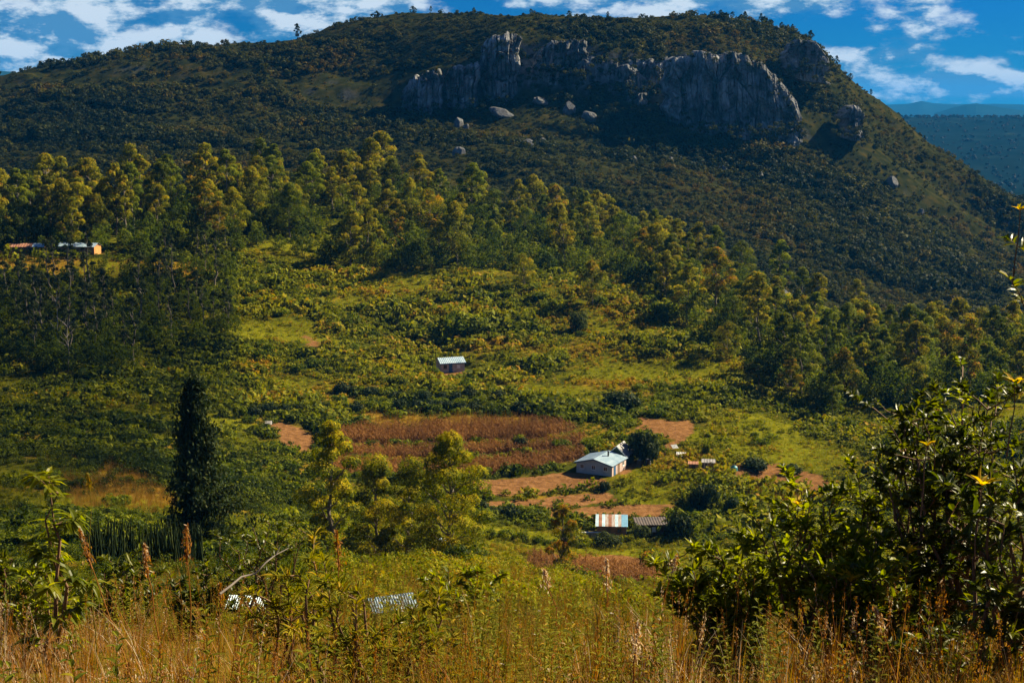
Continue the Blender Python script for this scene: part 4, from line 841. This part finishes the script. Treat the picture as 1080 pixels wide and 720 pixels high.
# latrine, brick pier, teal tank
x0, y0, z0 = SITES['latrine']; t = empty('latrine', (x0, y0, z0), R(-8))
bpart('wall', lambda g: bx(g, -1.1, 1.1, -.7, .7, -.4, 1.45), 'wood', t)
for i in range(8):
    xa = -1.08 + i * .272; bpart('board', lambda g: bx(g, xa, xa + .25, -.76, -.703, -.1, 1.42 + .03 * (i % 2)), ('black_drum', 'pink_board_and_sun_tint', 'thatch', 'pink_board_and_sun_tint', 'mud_wall', 'pink_board_and_sun_tint', 'wood', 'pink_board_and_sun_tint')[i], t)
bpart('roof', lambda g: corrugated(g, (-1.25, .9, 1.75), (1.25, .9, 1.75), (-1.25, -.95, 1.52), 9), 'tin_dull', t)
tag(t, 'small latrine with light and dark striped boards', 'latrine')
h = hit(731, 496, 150); t = empty('brick_shed', h, R(-8)); bpart('wall', lambda g: bx(g, -.8, .8, -.6, .6, -.4, 1.3), 'mud_wall', t); bpart('roof', lambda g: corrugated(g, (-.95, .75, 1.5), (.95, .75, 1.5), (-.95, -.75, 1.36), 7), 'rust', t); bpart('door', lambda g: bx(g, -.3, .35, -.65, -.603, -.1, 1.15), 'black_drum', t)
tag(t, 'tiny brown brick shed next to the striped latrine', 'shed')
def lathe(g, prof, k=16, a=.5):
    ang = np.arange(k) * 2 * np.pi / k; V = np.array([(r * math.cos(q), r * math.sin(q), z) for r, z in prof for q in ang])
    g.add(V, [[i * k + j, i * k + (j + 1) % k, (i + 1) * k + (j + 1) % k, (i + 1) * k + j] for i in range(len(prof) - 1) for j in range(k)], a)
h = hit(774, 497, 150); t = empty('water_tank', h); bpart('tank', lambda g: lathe(g, [(.02, 0), (.6, 0), (.66, .1), (.64, .5), (.66, .55), (.6, .75), (.35, .95), (.2, .98), (.2, 1.05), (.01, 1.06)]), 'teal_plastic', t); bpart('lid', lambda g: lathe(g, [(.24, 1.062), (.24, 1.12), (.01, 1.14)]), 'black_drum', t)
tag(t, 'small teal water tank on the slope past the latrine', 'tank')
for px, py, lb in ((684, 491, 'black drum at the far side of the soil yard'), (674, 492, 'black drum near the middle of the soil yard')):
    h = hit(px, py, 150); t = empty('oil_drum', h); bpart('barrel', lambda g: lathe(g, [(.02, 0), (.42, 0), (.44, .04), (.42, .1), (.42, .4), (.45, .43), (.42, .46), (.42, .8), (.45, .83), (.42, .86), (.42, 1.15), (.44, 1.2), (.01, 1.2)]), 'black_drum', t); bpart('lid', lambda g: lathe(g, [(.4, 1.202), (.4, 1.23), (.01, 1.24)]), 'tin_dull', t)
    tag(t, lb, 'drum')
for px, py, w, lb, mt in ((711, 474, 1.2, 'white bundled sheet on the red path', 'white'), (558, 388, 2.2, 'pale tin sheet lying in the scrub right of the little house', 'tin'), (466, 574, 1.0, 'bluish tin sheet under the tall bushy tree', 'tin'), (283, 449, 1.4, 'pale tin sheet by the red track', 'tin_dull'), (718, 482, 1.8, 'light pole-like board leaning on the slope bank', 'white')):
    h = hit(px, py, 100); o = bpart('roofing_sheet', lambda g: corrugated(g, (-w/2, .5, .75), (w/2, .45, .85), (-w/2, -.5, .35), 6, .04, .02), mt, None); o.location = h; o.rotation_euler = (.1, .08, random.uniform(-.4, .4)); tag(o, lb, 'tin sheet')
# mud houses on the golden shelf
x0, y0, z0 = SITES['brickrow']; t = empty('mud_house', (x0, y0, z0), R(-12)); W, D, Hf, Hr = 11, 4, 2.3, 3.1
wall_part(t, W, D, Hf, Hr, 'mud_wall'); gable_roof(t, W, D, Hf, Hr, 'tin', 'x', .3, 22); bpart('end_wall', lambda g: bx(g, W/2 + .003, W/2 + .05, -D/2 + .02, D/2 - .02, -.3, 2.25), 'orange_wall', t, 'sunlit orange end wall')
for xx in (-3.5, 0.5, 3.4): window(t, xx, -D/2, .9, .8, .8, 'x', -1, 'wood')
bpart('door', lambda g: bx(g, -1.7, -.9, -D/2 - .05, -D/2 - .003, -.1, 1.95), 'wood', t)
tag(t, 'long mud house with bluish tin roof and bright orange end wall', 'house')
x0, y0, z0 = SITES['mudhouse']; t = empty('mud_house', (x0, y0, z0), R(2)); W, D, Hf, Hr = 9.5, 4, 2.2, 2.9
wall_part(t, W, D, Hf, Hr, 'mud_wall')
def half(g, xa, xb):
    k = (Hr - Hf) / (D / 2)
    for s in (-1, 1): corrugated(g, (xa, 0, Hr + .06), (xb, 0, Hr + .06), (xa, s * (D/2 + .3), Hf - k * .3 + .06), 9)
bpart('roof', lambda g: half(g, 1.6, W/2 + .3), 'tin', t, 'bright pale end of the roof'); bpart('roof', lambda g: half(g, -W/2 - .3, 1.58), 'rust', t, 'brown rusty stretch of the roof')
bpart('door', lambda g: bx(g, 1.0, 1.8, -D/2 - .05, -D/2 - .003, -.1, 1.9), 'black_drum', t); window(t, 3.3, -D/2, .9, .8, .8, 'x', -1, 'wood'); window(t, -2.3, -D/2, .9, .8, .8, 'x', -1, 'wood')
tag(t, 'mud house with part rusty, part shining roof at the photo edge', 'house')
# two roofs peeping out of the near weeds
for px, pyt, Y, lb, rz in ((263, 628, 34, 'pale tin-roofed hut half hidden by weeds near the dead branch', -8), (412, 646, 30, 'bluish tin-roofed hut half buried in weeds below the valley trees', 22)):
    x, y, zt = P(px, pyt, Y); g0 = float(ground_z(x, y)); t = empty('weedy_hut', (x, y, g0), R(rz)); W, D, Hr = .85, .6, max(.6, zt - g0); Hf = Hr - .22
    wall_part(t, W, D, Hf, Hr - .06, 'stone', 'x'); gable_roof(t, W, D, Hf, Hr - .06, 'tin', 'x', .10, 18, .012); bpart('door', lambda g: bx(g, -.25, .25, -D/2 - .04, -D/2 - .003, 0, min(Hf - .1, 1.2)), 'wood', t)
    tag(t, lb, 'hut')

# ------------------------------------------------------------------ near slope: grass, weeds, shrubs
def grass_clump(n=26, h=.8, spread=.16, stalks=3):
    g = G()
    for k in range(n):
        a = rng.random() * 6.28; r = spread * math.sqrt(rng.random()); L = h * (.5 + .6 * rng.random()); w = .003 + .005 * rng.random()
        d = np.array([math.cos(a), math.sin(a), 0]); lean = .10 + .95 * rng.random() ** 2.2; t = np.linspace(0, 1, 5)[:, None]
        c_ = d * r + d * (lean * L * t ** 2) + np.array([0, 0, 1]) * L * (t - .18 * lean * t ** 2); s = np.array([-d[1], d[0], 0]) * w * (1 - t * .9)
        V = np.stack([c_ - s, c_ + s], 1).reshape(-1, 3); g.add(V, [[2*i, 2*i+1, 2*i+3, 2*i+2] for i in range(4)], rng.random())
    for k in range(stalks):
        a = rng.random() * 6.28; L = h * (1.0 + .5 * rng.random()); e = np.array([math.cos(a) * .2 * L, math.sin(a) * .2 * L, L]); pts = bend((math.cos(a) * .05, math.sin(a) * .05, 0), e, 5, .04); v = .45 + .4 * rng.random()
        tube(g, pts, .0035, .0018, 4, v)
        m = 34; tq = rng.random(m); pos = pts[-1] - (pts[-1] - pts[-2]) * tq[:, None] * 1.1 + rng.normal(size=(m, 3)) * .012
        cards(g, pos, rng.normal(size=(m, 3)), .030, .008, np.clip(v + rng.normal(size=m) * .15, 0, 1), up=np.array([0, 0, 1.]))
    return g.arr()
def weed_plant(h=.8, n=24, leaf=.13):
    g = G(); st = bend((0, 0, 0), (rng.normal() * .08, rng.normal() * .08, h), 6, .05); tube(g, st, .006, .002, 5, .6)
    t = np.linspace(.15, 1, n); pos = np.stack([np.interp(t, np.linspace(0, 1, 6), st[:, i]) for i in range(3)], -1); a = np.arange(n) * 2.4 + rng.random() * 6
    d = np.stack([np.cos(a), np.sin(a), .5 + .5 * t], -1); leaves(g, pos, d, np.tile([0, 0, 1.], (n, 1)), leaf * (1.1 - .6 * t) * (.8 + .4 * rng.random(n)), leaf * .26, np.where(rng.random(n) > .96, 1.0, rng.random() * .4 + .5 * rng.random(n)), .5)
    return g.arr()
gl_ = [grass_clump(n=7, h=1.5, spread=.1, stalks=0), grass_clump(n=5, h=1.8, spread=.1, stalks=1)]
gv = [grass_clump(h=hh, n=nn, stalks=ss) for hh, nn, ss in ((.75, 30, 2), (.6, 34, 1), (.9, 26, 4), (.7, 30, 3), (.55, 36, 0))]
def near(n, y0, y1, p0=-200, p1=1280):
    y = np.exp(rng.uniform(math.log(y0), math.log(y1), n)); px = rng.uniform(p0, p1, n); return (px - 540) / F * 1.05 * y, y, px
x, y, q = near(3700, 4.2, 30, -450, 1600); sc = (.24 + .42 * rng.random(len(x)) ** 1.6) * np.where(y > 14, 1.15, 1.0)
vsh = (fbm(x / 1.2, y / 2, 51, 3) - .5) * 1.1 + np.interp(q, [0, 200, 400, 600, 800, 1080], [.20, .16, -.08, .02, .18, .16]) - np.clip((y - 9) / 30, 0, .2)
tag(link('dry_grass', merge_scatter('dry_grass', gv, on_ground(x, y, -.03), sc, [M['dry_grass']], vshift=vsh)), 'golden-brown dry grass covering the near slope', 'grass', kind='stuff')
x, y, q = near(2300, 28, 110, 150, 900); 
tag(link('slope_grass', merge_scatter('slope_grass', gv, on_ground(x, y, -.03), rng.uniform(.6, 1.2, len(x)), [M['dry_grass']], vshift=(fbm(x / 4, y / 6, 52, 3) - .6) * .8)), 'yellow grass on the slope dropping into the valley', 'grass', kind='stuff')
x, y, q = near(260, 5, 13); 
tag(link('dry_grass', merge_scatter('dry_grass', gl_, on_ground(x, y, -.03), rng.uniform(.22, .42, len(x)), [M['dry_grass']], vshift=rng.uniform(.0, .35, len(x)))), 'long thin bleached blades leaning out of the near grass', 'grass', kind='stuff')
wv = [weed_plant(h, n, l) for h, n, l in ((.7, 22, .11), (.9, 28, .13), (.55, 18, .10), (.8, 30, .09))]
x, y, q = near(2200, 5, 34); w_ = fbm(x / 2, y / 3, 57, 3) + np.interp(q, [0, 250, 380, 560, 700, 1080], [-.04, .02, .10, .02, -.16, -.24]); s = w_ > .5
x, y = x[s], y[s]
tag(link('weeds', merge_scatter('weeds', wv, on_ground(x, y, -.02), rng.uniform(.35, .8, len(x)), [M['weed']], vshift=(fbm(x, y / 2, 58, 3) - .5) * .6 + .12)), 'leafy yellow-green weeds mixed into the near grass', 'weeds', kind='stuff')
x, y = scatter(7000, keep * c(grassA) * (1 - c(zg)) * c(~BARE))
tag(link('slope_grass', merge_scatter('slope_grass', gv, on_ground(x, y, -.03), rng.uniform(.8, 1.5, len(x)), [M['weed']], vshift=rng.uniform(-.1, .10, len(x)))), 'bright green grass in the open patches of the slope', 'grass', kind='stuff')
x, y = scatter(3000, keep * c(zg) * c((YY > 60) & (YY < 560)))
tag(link('slope_grass', merge_scatter('slope_grass', gv, on_ground(x, y, -.03), rng.uniform(.8, 1.6, len(x)), [M['dry_grass']], vshift=rng.uniform(-.05, .12, len(x)))), 'golden grass on the sunny banks across the valley', 'grass', kind='stuff')
# bushy scrub on the drop below the near brow
nv = bvars(6, r=1, h=1, nb=8, per=110, leaf=.10)
x, y, q = near(900, 30, 125, -60, 1150); s = (fbm(x / 9, y / 14, 63, 3) > .46) | (q < 300)
x, y, q = x[s], y[s], q[s]
tag(link('undergrowth', merge_scatter('undergrowth', nv, on_ground(x, y, -.1), rng.uniform(.5, 1.5, len(x)) * (y / 70) ** .4, [M['scrub']], vshift=np.interp(q, [0, 300, 380, 600, 800], [-.2, -.18, .28, .22, .05]) + rng.normal(size=len(x)) * .1)), 'mixed green scrub on the drop into the valley', 'undergrowth', kind='stuff')  # shade on the left and sun on the centre are put into the tint

def shrub(px, Y, pyt, wpx, nst, per, leaf, mat, label, name='shrub', asp=.38, upright=.5, tips=(), cat='shrub', group=None, droop=.3, sub=7):
    """stems fan out from one root, twigs carry folded leaves in rosettes"""
    x = (px - 540) / F * 1.06 * Y; gz = float(ground_z(x, Y)); H = float(tan_el(pyt) * Y) - gz; W_ = wpx * Y / F / 2
    st, fo = G(), G(); ends = []
    for k in range(nst):
        a = k * 2.4 + rng.random(); rr = W_ * math.sqrt((k + .5) / nst); hh = H * (1 - .55 * (rr / W_) ** 2 * (1 - upright)) * (.8 + .2 * rng.random())
        e = np.array([math.cos(a) * rr, math.sin(a) * rr * .8, hh]); s_ = bend((math.cos(a) * .05, math.sin(a) * .05, -.1), e, 7, .12); tube(st, s_, .016 + .004 * H, .004, 6)
        for j in range(sub):
            i = 1 + int(rng.random() * 5.6); p0 = s_[i]; b = rng.random() * 6.28; l = (.18 + .22 * rng.random()) * max(.5, H * .45); e2 = p0 + np.array([math.cos(b) * l, math.sin(b) * l, l * (.2 + .7 * rng.random())])
            tw = bend(p0, e2, 4, .1); tube(st, tw, .006, .002, 4); ends.append((tw[1:], e2 - p0))
        ends.append((s_[3:], e - s_[-2]))
    for pts, d in ends:
        n = int(per * (1.5 if mat == 'bright_leaf' else 1.8)); t = rng.random(n) ** .7; i = np.clip((t * (len(pts) - 1)).astype(int), 0, len(pts) - 2); f = (t * (len(pts) - 1) - i)[:, None]
        pos = pts[i] * (1 - f) + pts[i + 1] * f; a = rng.random(n) * 6.28; side = np.stack([np.cos(a), np.sin(a), rng.normal(size=n) * .3 + .25], -1)
        dd = side + norm(d) * (.5 + .6 * t[:, None]); leaves(fo, pos, dd, np.tile([0, 0, 1.], (n, 1)) + rng.normal(size=(n, 3)) * .25, leaf * (.6 + .6 * rng.random(n)), leaf * asp * (.7 + .5 * rng.random(n)), np.clip(rng.random() * .35 + (.66 if mat == 'weed' else .6) * rng.random(n), 0, 1), droop)
    r = empty(name, (x, Y, gz)); link('stems', st.mesh('stems', [M['twig']], True), r); link('foliage', fo.mesh('foliage', [M[mat]]), r)
    for (tx, ty, tl) in tips:
        q = P(tx, ty, Y - .15); g = G(); n = 8; a = np.arange(n) * 6.28 / n + rng.random(n) * .5; p0 = np.tile(q - [x, Y, gz], (n, 1)); d = np.stack([np.cos(a), np.sin(a), .7 + .9 * rng.random(n)], -1)
        leaves(g, p0, d, np.tile([0, 0, 1.], (n, 1)) + rng.normal(size=(n, 3)) * .4, tl * (.55 + .45 * rng.random(n)), tl * .25, rng.random(n), .3)
        link('young_leaves', g.mesh('young_leaves', [M['young_leaf']]), r)['label'] = 'rosette of golden young leaves'
        base = np.array([x, Y, gz]); tube_pts = bend((q - base) - [.02, 0, .45], q - base, 4, .08); gg = G(); tube(gg, tube_pts, .005, .003, 5); link('twig', gg.mesh('twig', [M['twig']]), r)
    return tag(r, label, cat, group)
shrub(768, 11.0, 566, 170, 18, 19, .105, 'bright_leaf', 'low bright green broad-leaved shrub at the edge of the dry grass', upright=.6, asp=.34)
shrub(868, 10.5, 495, 160, 18, 21, .085, 'bright_leaf', 'glossy olive shrub with sparkling leaves beside the bright green one', tips=((842, 533, .11),), upright=.7, asp=.42)
shrub(905, 9.5, 580, 140, 12, 15, .105, 'bright_leaf', 'leafy shrub topped by golden leaf rosettes in the dry grass', tips=((897, 613, .13), (930, 607, .13), (945, 612, .09), (958, 583, .12)), upright=.6)
shrub(985, 10.0, 425, 170, 20, 23, .075, 'broad_leaf', 'tall dark glossy shrub rising behind the golden rosettes', upright=.85, asp=.45, sub=9)
shrub(1012, 10.8, 390, 50, 5, 18, .07, 'bright_leaf', 'slim leafy sapling with a pointed tip above the dark shrubs', 'sapling', upright=1, cat='sapling', asp=.42)
shrub(945, 11.6, 400, 40, 3, 9, .06, 'broad_leaf', 'thin twiggy sapling left of the slim leafy one', 'sapling', upright=1, cat='sapling', asp=.45)
shrub(1060, 8.6, 470, 160, 9, 13, .10, 'broad_leaf', 'broad dark shrub at the photo edge with yellow rosettes', tips=((1036, 512, .14), (1070, 405, .12), (1074, 641, .09), (978, 470, .07)), upright=.8)
shrub(1120, 8.2, 195, 120, 5, 9, .085, 'broad_leaf', 'tall sapling reaching in at the photo edge above the shrubs', 'sapling', upright=1, cat='sapling', tips=((1076, 222, .07),))
shrub(1040, 12.5, 560, 220, 12, 12, .10, 'broad_leaf', 'low dark shrub filling the gap under the tall glossy one', upright=.6)
shrub(960, 9.2, 640, 200, 12, 10, .09, 'broad_leaf', 'low shrub in the brown grass under the golden rosettes', upright=.5)
shrub(70, 9.6, 488, 15, 2, 14, .095, 'bright_leaf', 'young sapling with long drooping yellow-green leaves', 'sapling', upright=1, cat='sapling', droop=1.1, asp=.46, sub=9)
shrub(45, 10.5, 600, 90, 7, 12, .09, 'bright_leaf', 'low leafy shrub at the foot of the drooping sapling', upright=.6)
shrub(10, 13, 575, 110, 9, 12, .09, 'broad_leaf', 'dark shrub behind the drooping sapling at the photo edge', upright=.6)
shrub(136, 14, 585, 100, 11, 14, .09, 'broad_leaf', 'rounded dark green shrub between sapling and reed stalks', upright=.5)
shrub(215, 15, 590, 90, 9, 13, .09, 'broad_leaf', 'dark leafy shrub in front of the cypress foot', upright=.6)
shrub(285, 16, 550, 100, 10, 14, .08, 'broad_leaf', 'dark tangled shrub behind the dead branch', upright=.8)
shrub(490, 20, 592, 90, 9, 14, .13, 'bright_leaf', 'rounded green shrub in the near slope under the tall bushy tree', upright=.5)
shrub(330, 8.2, 585, 34, 3, 22, .085, 'weed', 'tall yellow-green weed with pale withered leaves', 'weed_plant', upright=1, cat='weed', asp=.2, sub=4)
shrub(300, 8.6, 618, 40, 4, 20, .08, 'weed', 'yellow-green weed beside the dead branch', 'weed_plant', upright=1, cat='weed', asp=.2, sub=4)
shrub(372, 7.6, 618, 50, 5, 20, .08, 'weed', 'shorter yellow-green weed beside the tall withered one', 'weed_plant', upright=1, cat='weed', asp=.2, sub=4)
shrub(420, 8.3, 655, 60, 5, 20, .08, 'weed', 'low yellow-green weed in front of the bluish hut', 'weed_plant', upright=1, cat='weed', asp=.2, sub=4)
shrub(452, 9, 628, 50, 4, 20, .08, 'weed', 'bushy weed in the dry grass beyond the bluish hut', 'weed_plant', upright=1, cat='weed', asp=.22, sub=4)
shrub(408, 16, 652, 70, 6, 16, .09, 'weed', 'yellow-green weed clump hiding the wall of the bluish hut', 'weed_plant', upright=.9, cat='weed', asp=.24, sub=4)
shrub(262, 18, 640, 60, 6, 14, .09, 'weed', 'weed clump hiding the wall of the pale hut', 'weed_plant', upright=.9, cat='weed', asp=.24, sub=4)
# tall single stalks
def stalk(px, Y, pyt, label, lean=0, head=.2, v=.7, thick=.006):
    x = (px - 540) / F * 1.06 * Y; gz = float(ground_z(x, Y)); H = float(tan_el(pyt) * Y) - gz; st = bend((0, 0, 0), (lean * H, 0, H), 7, .03)
    g = G(); tube(g, st, thick, .002, 5, v * .8); r = empty('grass_stalk', (x, Y, gz)); link('stem', g.mesh('stem', [M['dry_grass']]), r); g = G(); m = 110; tube(g, [st[-1] + (st[-2] - st[-1]) / np.linalg.norm(st[-2] - st[-1]) * head * 1.1, st[-1]], .006, .003, 5, v)
    t = rng.random(m); pos = st[-1] - (st[-1] - st[-2]) / (np.linalg.norm(st[-1] - st[-2])) * (t * head)[:, None] + rng.normal(size=(m, 3)) * .016 * (.3 + t[:, None])
    cards(g, pos, rng.normal(size=(m, 3)), .035, .009, np.clip(v + rng.normal(size=m) * .12, 0, 1), up=np.array([lean, 0, 1.])); link('seed_head', g.mesh('seed_head', [M['dry_grass']]), r); tag(r, label, 'grass stalk', 'tall grass stalks over the near slope')
for a in ((140, 9, 556, 'plumed stalk bending toward the drooping sapling', -.28, .26, .8), (204, 9, 553, 'straight reddish stalk tallest in front of the cypress', 0, .25, .75), (176, 8.5, 574, 'short plumed stalk between the bending and the straight one', -.1, .2, .85), (232, 9.5, 615, 'short stalk under the dead branch', .05, .15, .6), (105, 10, 500, 'thin bare twig-like stalk right of the drooping sapling', 0, .12, .3), (355, 8, 560, 'stalk rising past the thin yellow-crowned tree', .02, .22, .7), (642, 9, 590, 'pale thin stalk on the valley fields side', -.03, .2, .95), (605, 9, 600, 'thin pale stalk leaning west by the crops', -.25, .12, .95), (678, 9.5, 585, 'thin pale stalk leaning east by the orange-tipped bush', .25, .12, .95), (988, 8, 610, 'reddish stalk in front of the dark shrubs', 0, .2, .7), (960, 7.5, 640, 'pale stalk leaning over the shrub foot', -.35, .15, .9), (665, 7, 655, 'pale feathery stalk among the brown grass', .05, .2, .98)): stalk(*a)
# dead branch
q0, q1 = P(232, 626, 9.0), P(304, 578, 9.4); g = G(); pts = bend(q0 * 0, q1 - q0, 7, .06); tube(g, pts, .009, .003, 6)
for k in (3, 5): tube(g, bend(pts[k], pts[k] + np.array([.02 + .05 * rng.random(), rng.normal() * .05, .08]), 4, .1), .005, .002, 5)
o = link('dead_branch', g.mesh('dead_branch', [M['dead_wood']], True)); o.location = q0; tag(o, 'bare grey dead branch slanting up out of the grass', 'branch')
# spiky euphorbia hedge in the left hollow
g = G()
for k in range(260):
    px = rng.uniform(95, 215); Y = rng.uniform(84, 92); x = (px - 540) / F * 1.04 * Y; z = float(ground_z(x, Y)); top = tan_el(rng.uniform(546, 578)) * Y
    tube(g, bend((x, Y, z - .2), (x + rng.normal() * .35, Y, max(z + 1, top)), 4, .03), .085, .03, 6, rng.random())
tag(link('hedge', g.mesh('hedge', [M['dark_leaf']])), 'dark hedge of upright spiky stems in the hollow by the cypress', 'hedge')

# ------------------------------------------------------------------ clouds out of view toward the sun, placed to shade the hill and west slope
SUN_AZ, SUN_EL = R(60), R(34)
sd = np.array([math.sin(SUN_AZ) * math.cos(SUN_EL), math.cos(SUN_AZ) * math.cos(SUN_EL), math.sin(SUN_EL)])
def cloud_mat(name, thru):
    m, nt = new_mat(name); L = nt.links.new
    d = N(nt, 'ShaderNodeBsdfDiffuse', i_Color=(.85, .86, .88, 1)); tl = N(nt, 'ShaderNodeBsdfTranslucent', i_Color=(.8, .82, .85, 1)); a = N(nt, 'ShaderNodeMixShader', i_0=.4); L(d.outputs[0], a.inputs[1]); L(tl.outputs[0], a.inputs[2])
    tr = N(nt, 'ShaderNodeBsdfTransparent'); b = N(nt, 'ShaderNodeMixShader', i_0=thru); L(a.outputs[0], b.inputs[1]); L(tr.outputs[0], b.inputs[2]); L(b.outputs[0], N(nt, 'ShaderNodeOutputMaterial').inputs[0]); return m
def cloud(tx, ty, tz, alt, ax, ay, az_, thru, seed, label):
    k = (alt - tz) / sd[2]; ctr = np.array([tx, ty, tz]) + sd * k
    n, m = 96, 40; th = np.linspace(0, 2 * np.pi, n, endpoint=False); ph = np.linspace(.02, np.pi - .02, m); T_, H_ = np.meshgrid(th, ph, indexing='ij')
    d = np.stack([np.cos(T_) * np.sin(H_), np.sin(T_) * np.sin(H_), np.cos(H_)], -1)
    f = .78 + .5 * fbm(d[..., 0] * 3 + seed + 5, d[..., 1] * 3 + d[..., 2] * 2 + 5, seed, 5, .55)
    V = d * f[..., None] * [ax, ay, az_]; V[..., 2] = np.where(V[..., 2] < 0, V[..., 2] * .35, V[..., 2]); V = V + ctr
    idx = np.arange(n * m).reshape(n, m); i2 = np.roll(idx, -1, 0); Q = np.stack([idx[:, :-1], idx[:, 1:], i2[:, 1:], i2[:, :-1]], -1).reshape(-1, 4)
    tag(link('cloud', mesh_np('cloud', V.reshape(-1, 3), Q, mats=[cloud_mat('unseen_cloud_white', thru)], smooth=True)), label, 'cloud', kind='stuff')  # clouds out of view, placed for their shade
cloud(0, 1090, 0, 760, 1150, 500, 70, .74, 3, 'broad unseen white cloud placed to shade the big hill')

cloud(-104, 235, -50, 420, 52, 135, 12, .72, 12, 'small unseen cloud added to shade the wooded west slope')  # unseen cloud, added and sized to darken the west slope
# ------------------------------------------------------------------ haze, sky, sun
hz = G(); bx(hz, -17000, 17000, -300, 17500, -330, 190)
m, nt = new_mat('haze_air'); pv = N(nt, 'ShaderNodeVolumePrincipled'); pv.inputs['Color'].default_value = (.03, .36, 1.0, 1); pv.inputs['Density'].default_value = 4.8e-5; pv.inputs['Anisotropy'].default_value = 0
nt.links.new(pv.outputs[0], N(nt, 'ShaderNodeOutputMaterial').inputs['Volume'])
tag(link('haze', hz.mesh('haze', [m])), 'thin blue haze filling the air over the valley and plain', 'haze', kind='stuff')

wd = bpy.data.worlds.new('World'); S.world = wd; wd.use_nodes = True; nt = wd.node_tree; nt.nodes.clear(); L = nt.links.new
SKY_S = .05
sky = N(nt, 'ShaderNodeTexSky', sky_type='NISHITA', sun_disc=False, sun_elevation=SUN_EL, sun_rotation=SUN_AZ, altitude=1200, air_density=1.0, dust_density=.3, ozone_density=2.5)
tint = N(nt, 'ShaderNodeMix', data_type='RGBA', blend_type='MULTIPLY', i_0=1.0); L(sky.outputs[0], tint.inputs[6]); tint.inputs[7].default_value = (.012, .185, .47, 1)
tc = N(nt, 'ShaderNodeTexCoord'); sx = N(nt, 'ShaderNodeSeparateXYZ'); L(tc.outputs['Generated'], sx.inputs[0])
def mth(op, a, b=None, c_=None, clamp=False):
    n = N(nt, 'ShaderNodeMath', operation=op, use_clamp=clamp)
    for i, v in enumerate((a, b, c_)):
        if v is None: continue
        if isinstance(v, (int, float)): n.inputs[i].default_value = v
        else: L(v, n.inputs[i])
    return n.outputs[0]
az = mth('ARCTAN2', sx.outputs[0], sx.outputs[1]); el = mth('ARCSINE', sx.outputs[2])
def noise_at(da, de, sa, se, det, seed, rough=.6):
    cb = N(nt, 'ShaderNodeCombineXYZ'); L(mth('MULTIPLY', mth('ADD', az, da), sa), cb.inputs[0]); L(mth('MULTIPLY', mth('ADD', el, de), se), cb.inputs[1]); cb.inputs[2].default_value = seed
    no = N(nt, 'ShaderNodeTexNoise', i_Scale=1.0, i_Detail=det, i_Roughness=rough); L(cb.outputs[0], no.inputs[0]); return no.outputs[0]
SA, SE = 20.0, 44.0
n0 = noise_at(0, 0, SA, SE, 9, 4.2); n1 = noise_at(.008, .008, SA, SE, 9, 4.2)
# where the cloud banks lie
def bank(a0, e0, ra, re, w):
    dx = mth('DIVIDE', mth('SUBTRACT', az, a0), ra); dy = mth('DIVIDE', mth('SUBTRACT', el, e0), re)
    d2 = mth('ADD', mth('MULTIPLY', dx, dx), mth('MULTIPLY', dy, dy)); return mth('MULTIPLY', mth('POWER', 2.718, mth('MULTIPLY', d2, -1.0)), w)
cov = None
for b in ((-.27, .050, .17, .036, .24), (-.12, .068, .08, .014, .18), (.14, .068, .12, .013, .22), (.25, .030, .07, .007, .16), (.30, .011, .16, .009, .40), (-.34, .03, .06, .02, .05)):
    v = bank(*b); cov = v if cov is None else mth('ADD', cov, v)
dn = mth('ADD', n0, cov)
mask = N(nt, 'ShaderNodeMapRange', interpolation_type='SMOOTHSTEP', i_1=.52, i_2=.72); L(dn, mask.inputs[0])
lit = N(nt, 'ShaderNodeMapRange', i_1=-.05, i_2=.07); L(mth('SUBTRACT', n0, n1), lit.inputs[0])
cc = ramp(nt, [(0, (.030, .10, .19)), (.45, (.125, .19, .255)), (1, (.25, .295, .335))]); L(lit.outputs[0], cc.inputs[0])
csc = N(nt, 'ShaderNodeVectorMath', operation='SCALE'); L(cc.outputs[0], csc.inputs[0]); csc.inputs['Scale'].default_value = 1 / SKY_S
mixc = N(nt, 'ShaderNodeMix', data_type='RGBA'); L(mth('MULTIPLY', mask.outputs[0], .92), mixc.inputs[0]); L(tint.outputs[2], mixc.inputs[6]); L(csc.outputs[0], mixc.inputs[7])
bg = N(nt, 'ShaderNodeBackground', i_Strength=SKY_S); L(mixc.outputs[2], bg.inputs[0]); L(bg.outputs[0], N(nt, 'ShaderNodeOutputWorld').inputs[0])

sl = bpy.data.lights.new('sun', 'SUN'); sl.energy = 5.0; sl.angle = R(.5); sl.color = (1.0, .87, .60)
so = bpy.data.objects.new('sun', sl); COL.objects.link(so); so.rotation_euler = Vector(sd).to_track_quat('Z', 'Y').to_euler(); so.location = (300, 100, 300)

cam = bpy.data.cameras.new('camera'); cam.lens = 50; cam.sensor_width = 36; cam.clip_start = .1; cam.clip_end = 60000
co = bpy.data.objects.new('camera', cam); COL.objects.link(co); co.rotation_euler = (math.pi / 2 - PITCH, 0, 0); S.camera = co

S.view_settings.view_transform = 'Standard'; S.view_settings.look = 'None'; S.view_settings.exposure = 1.48; S.view_settings.gamma = 1.0; S.view_settings.use_curve_mapping = False
S.render.engine = 'CYCLES'; cy = S.cycles; cy.max_bounces = 5; cy.diffuse_bounces = 2; cy.glossy_bounces = 2; cy.transmission_bounces = 3; cy.volume_bounces = 0; cy.transparent_max_bounces = 12; cy.use_denoising = True; cy.denoiser = 'OPENIMAGEDENOISE'; cy.denoising_input_passes = 'RGB_ALBEDO_NORMAL'; cy.sample_clamp_indirect = 3
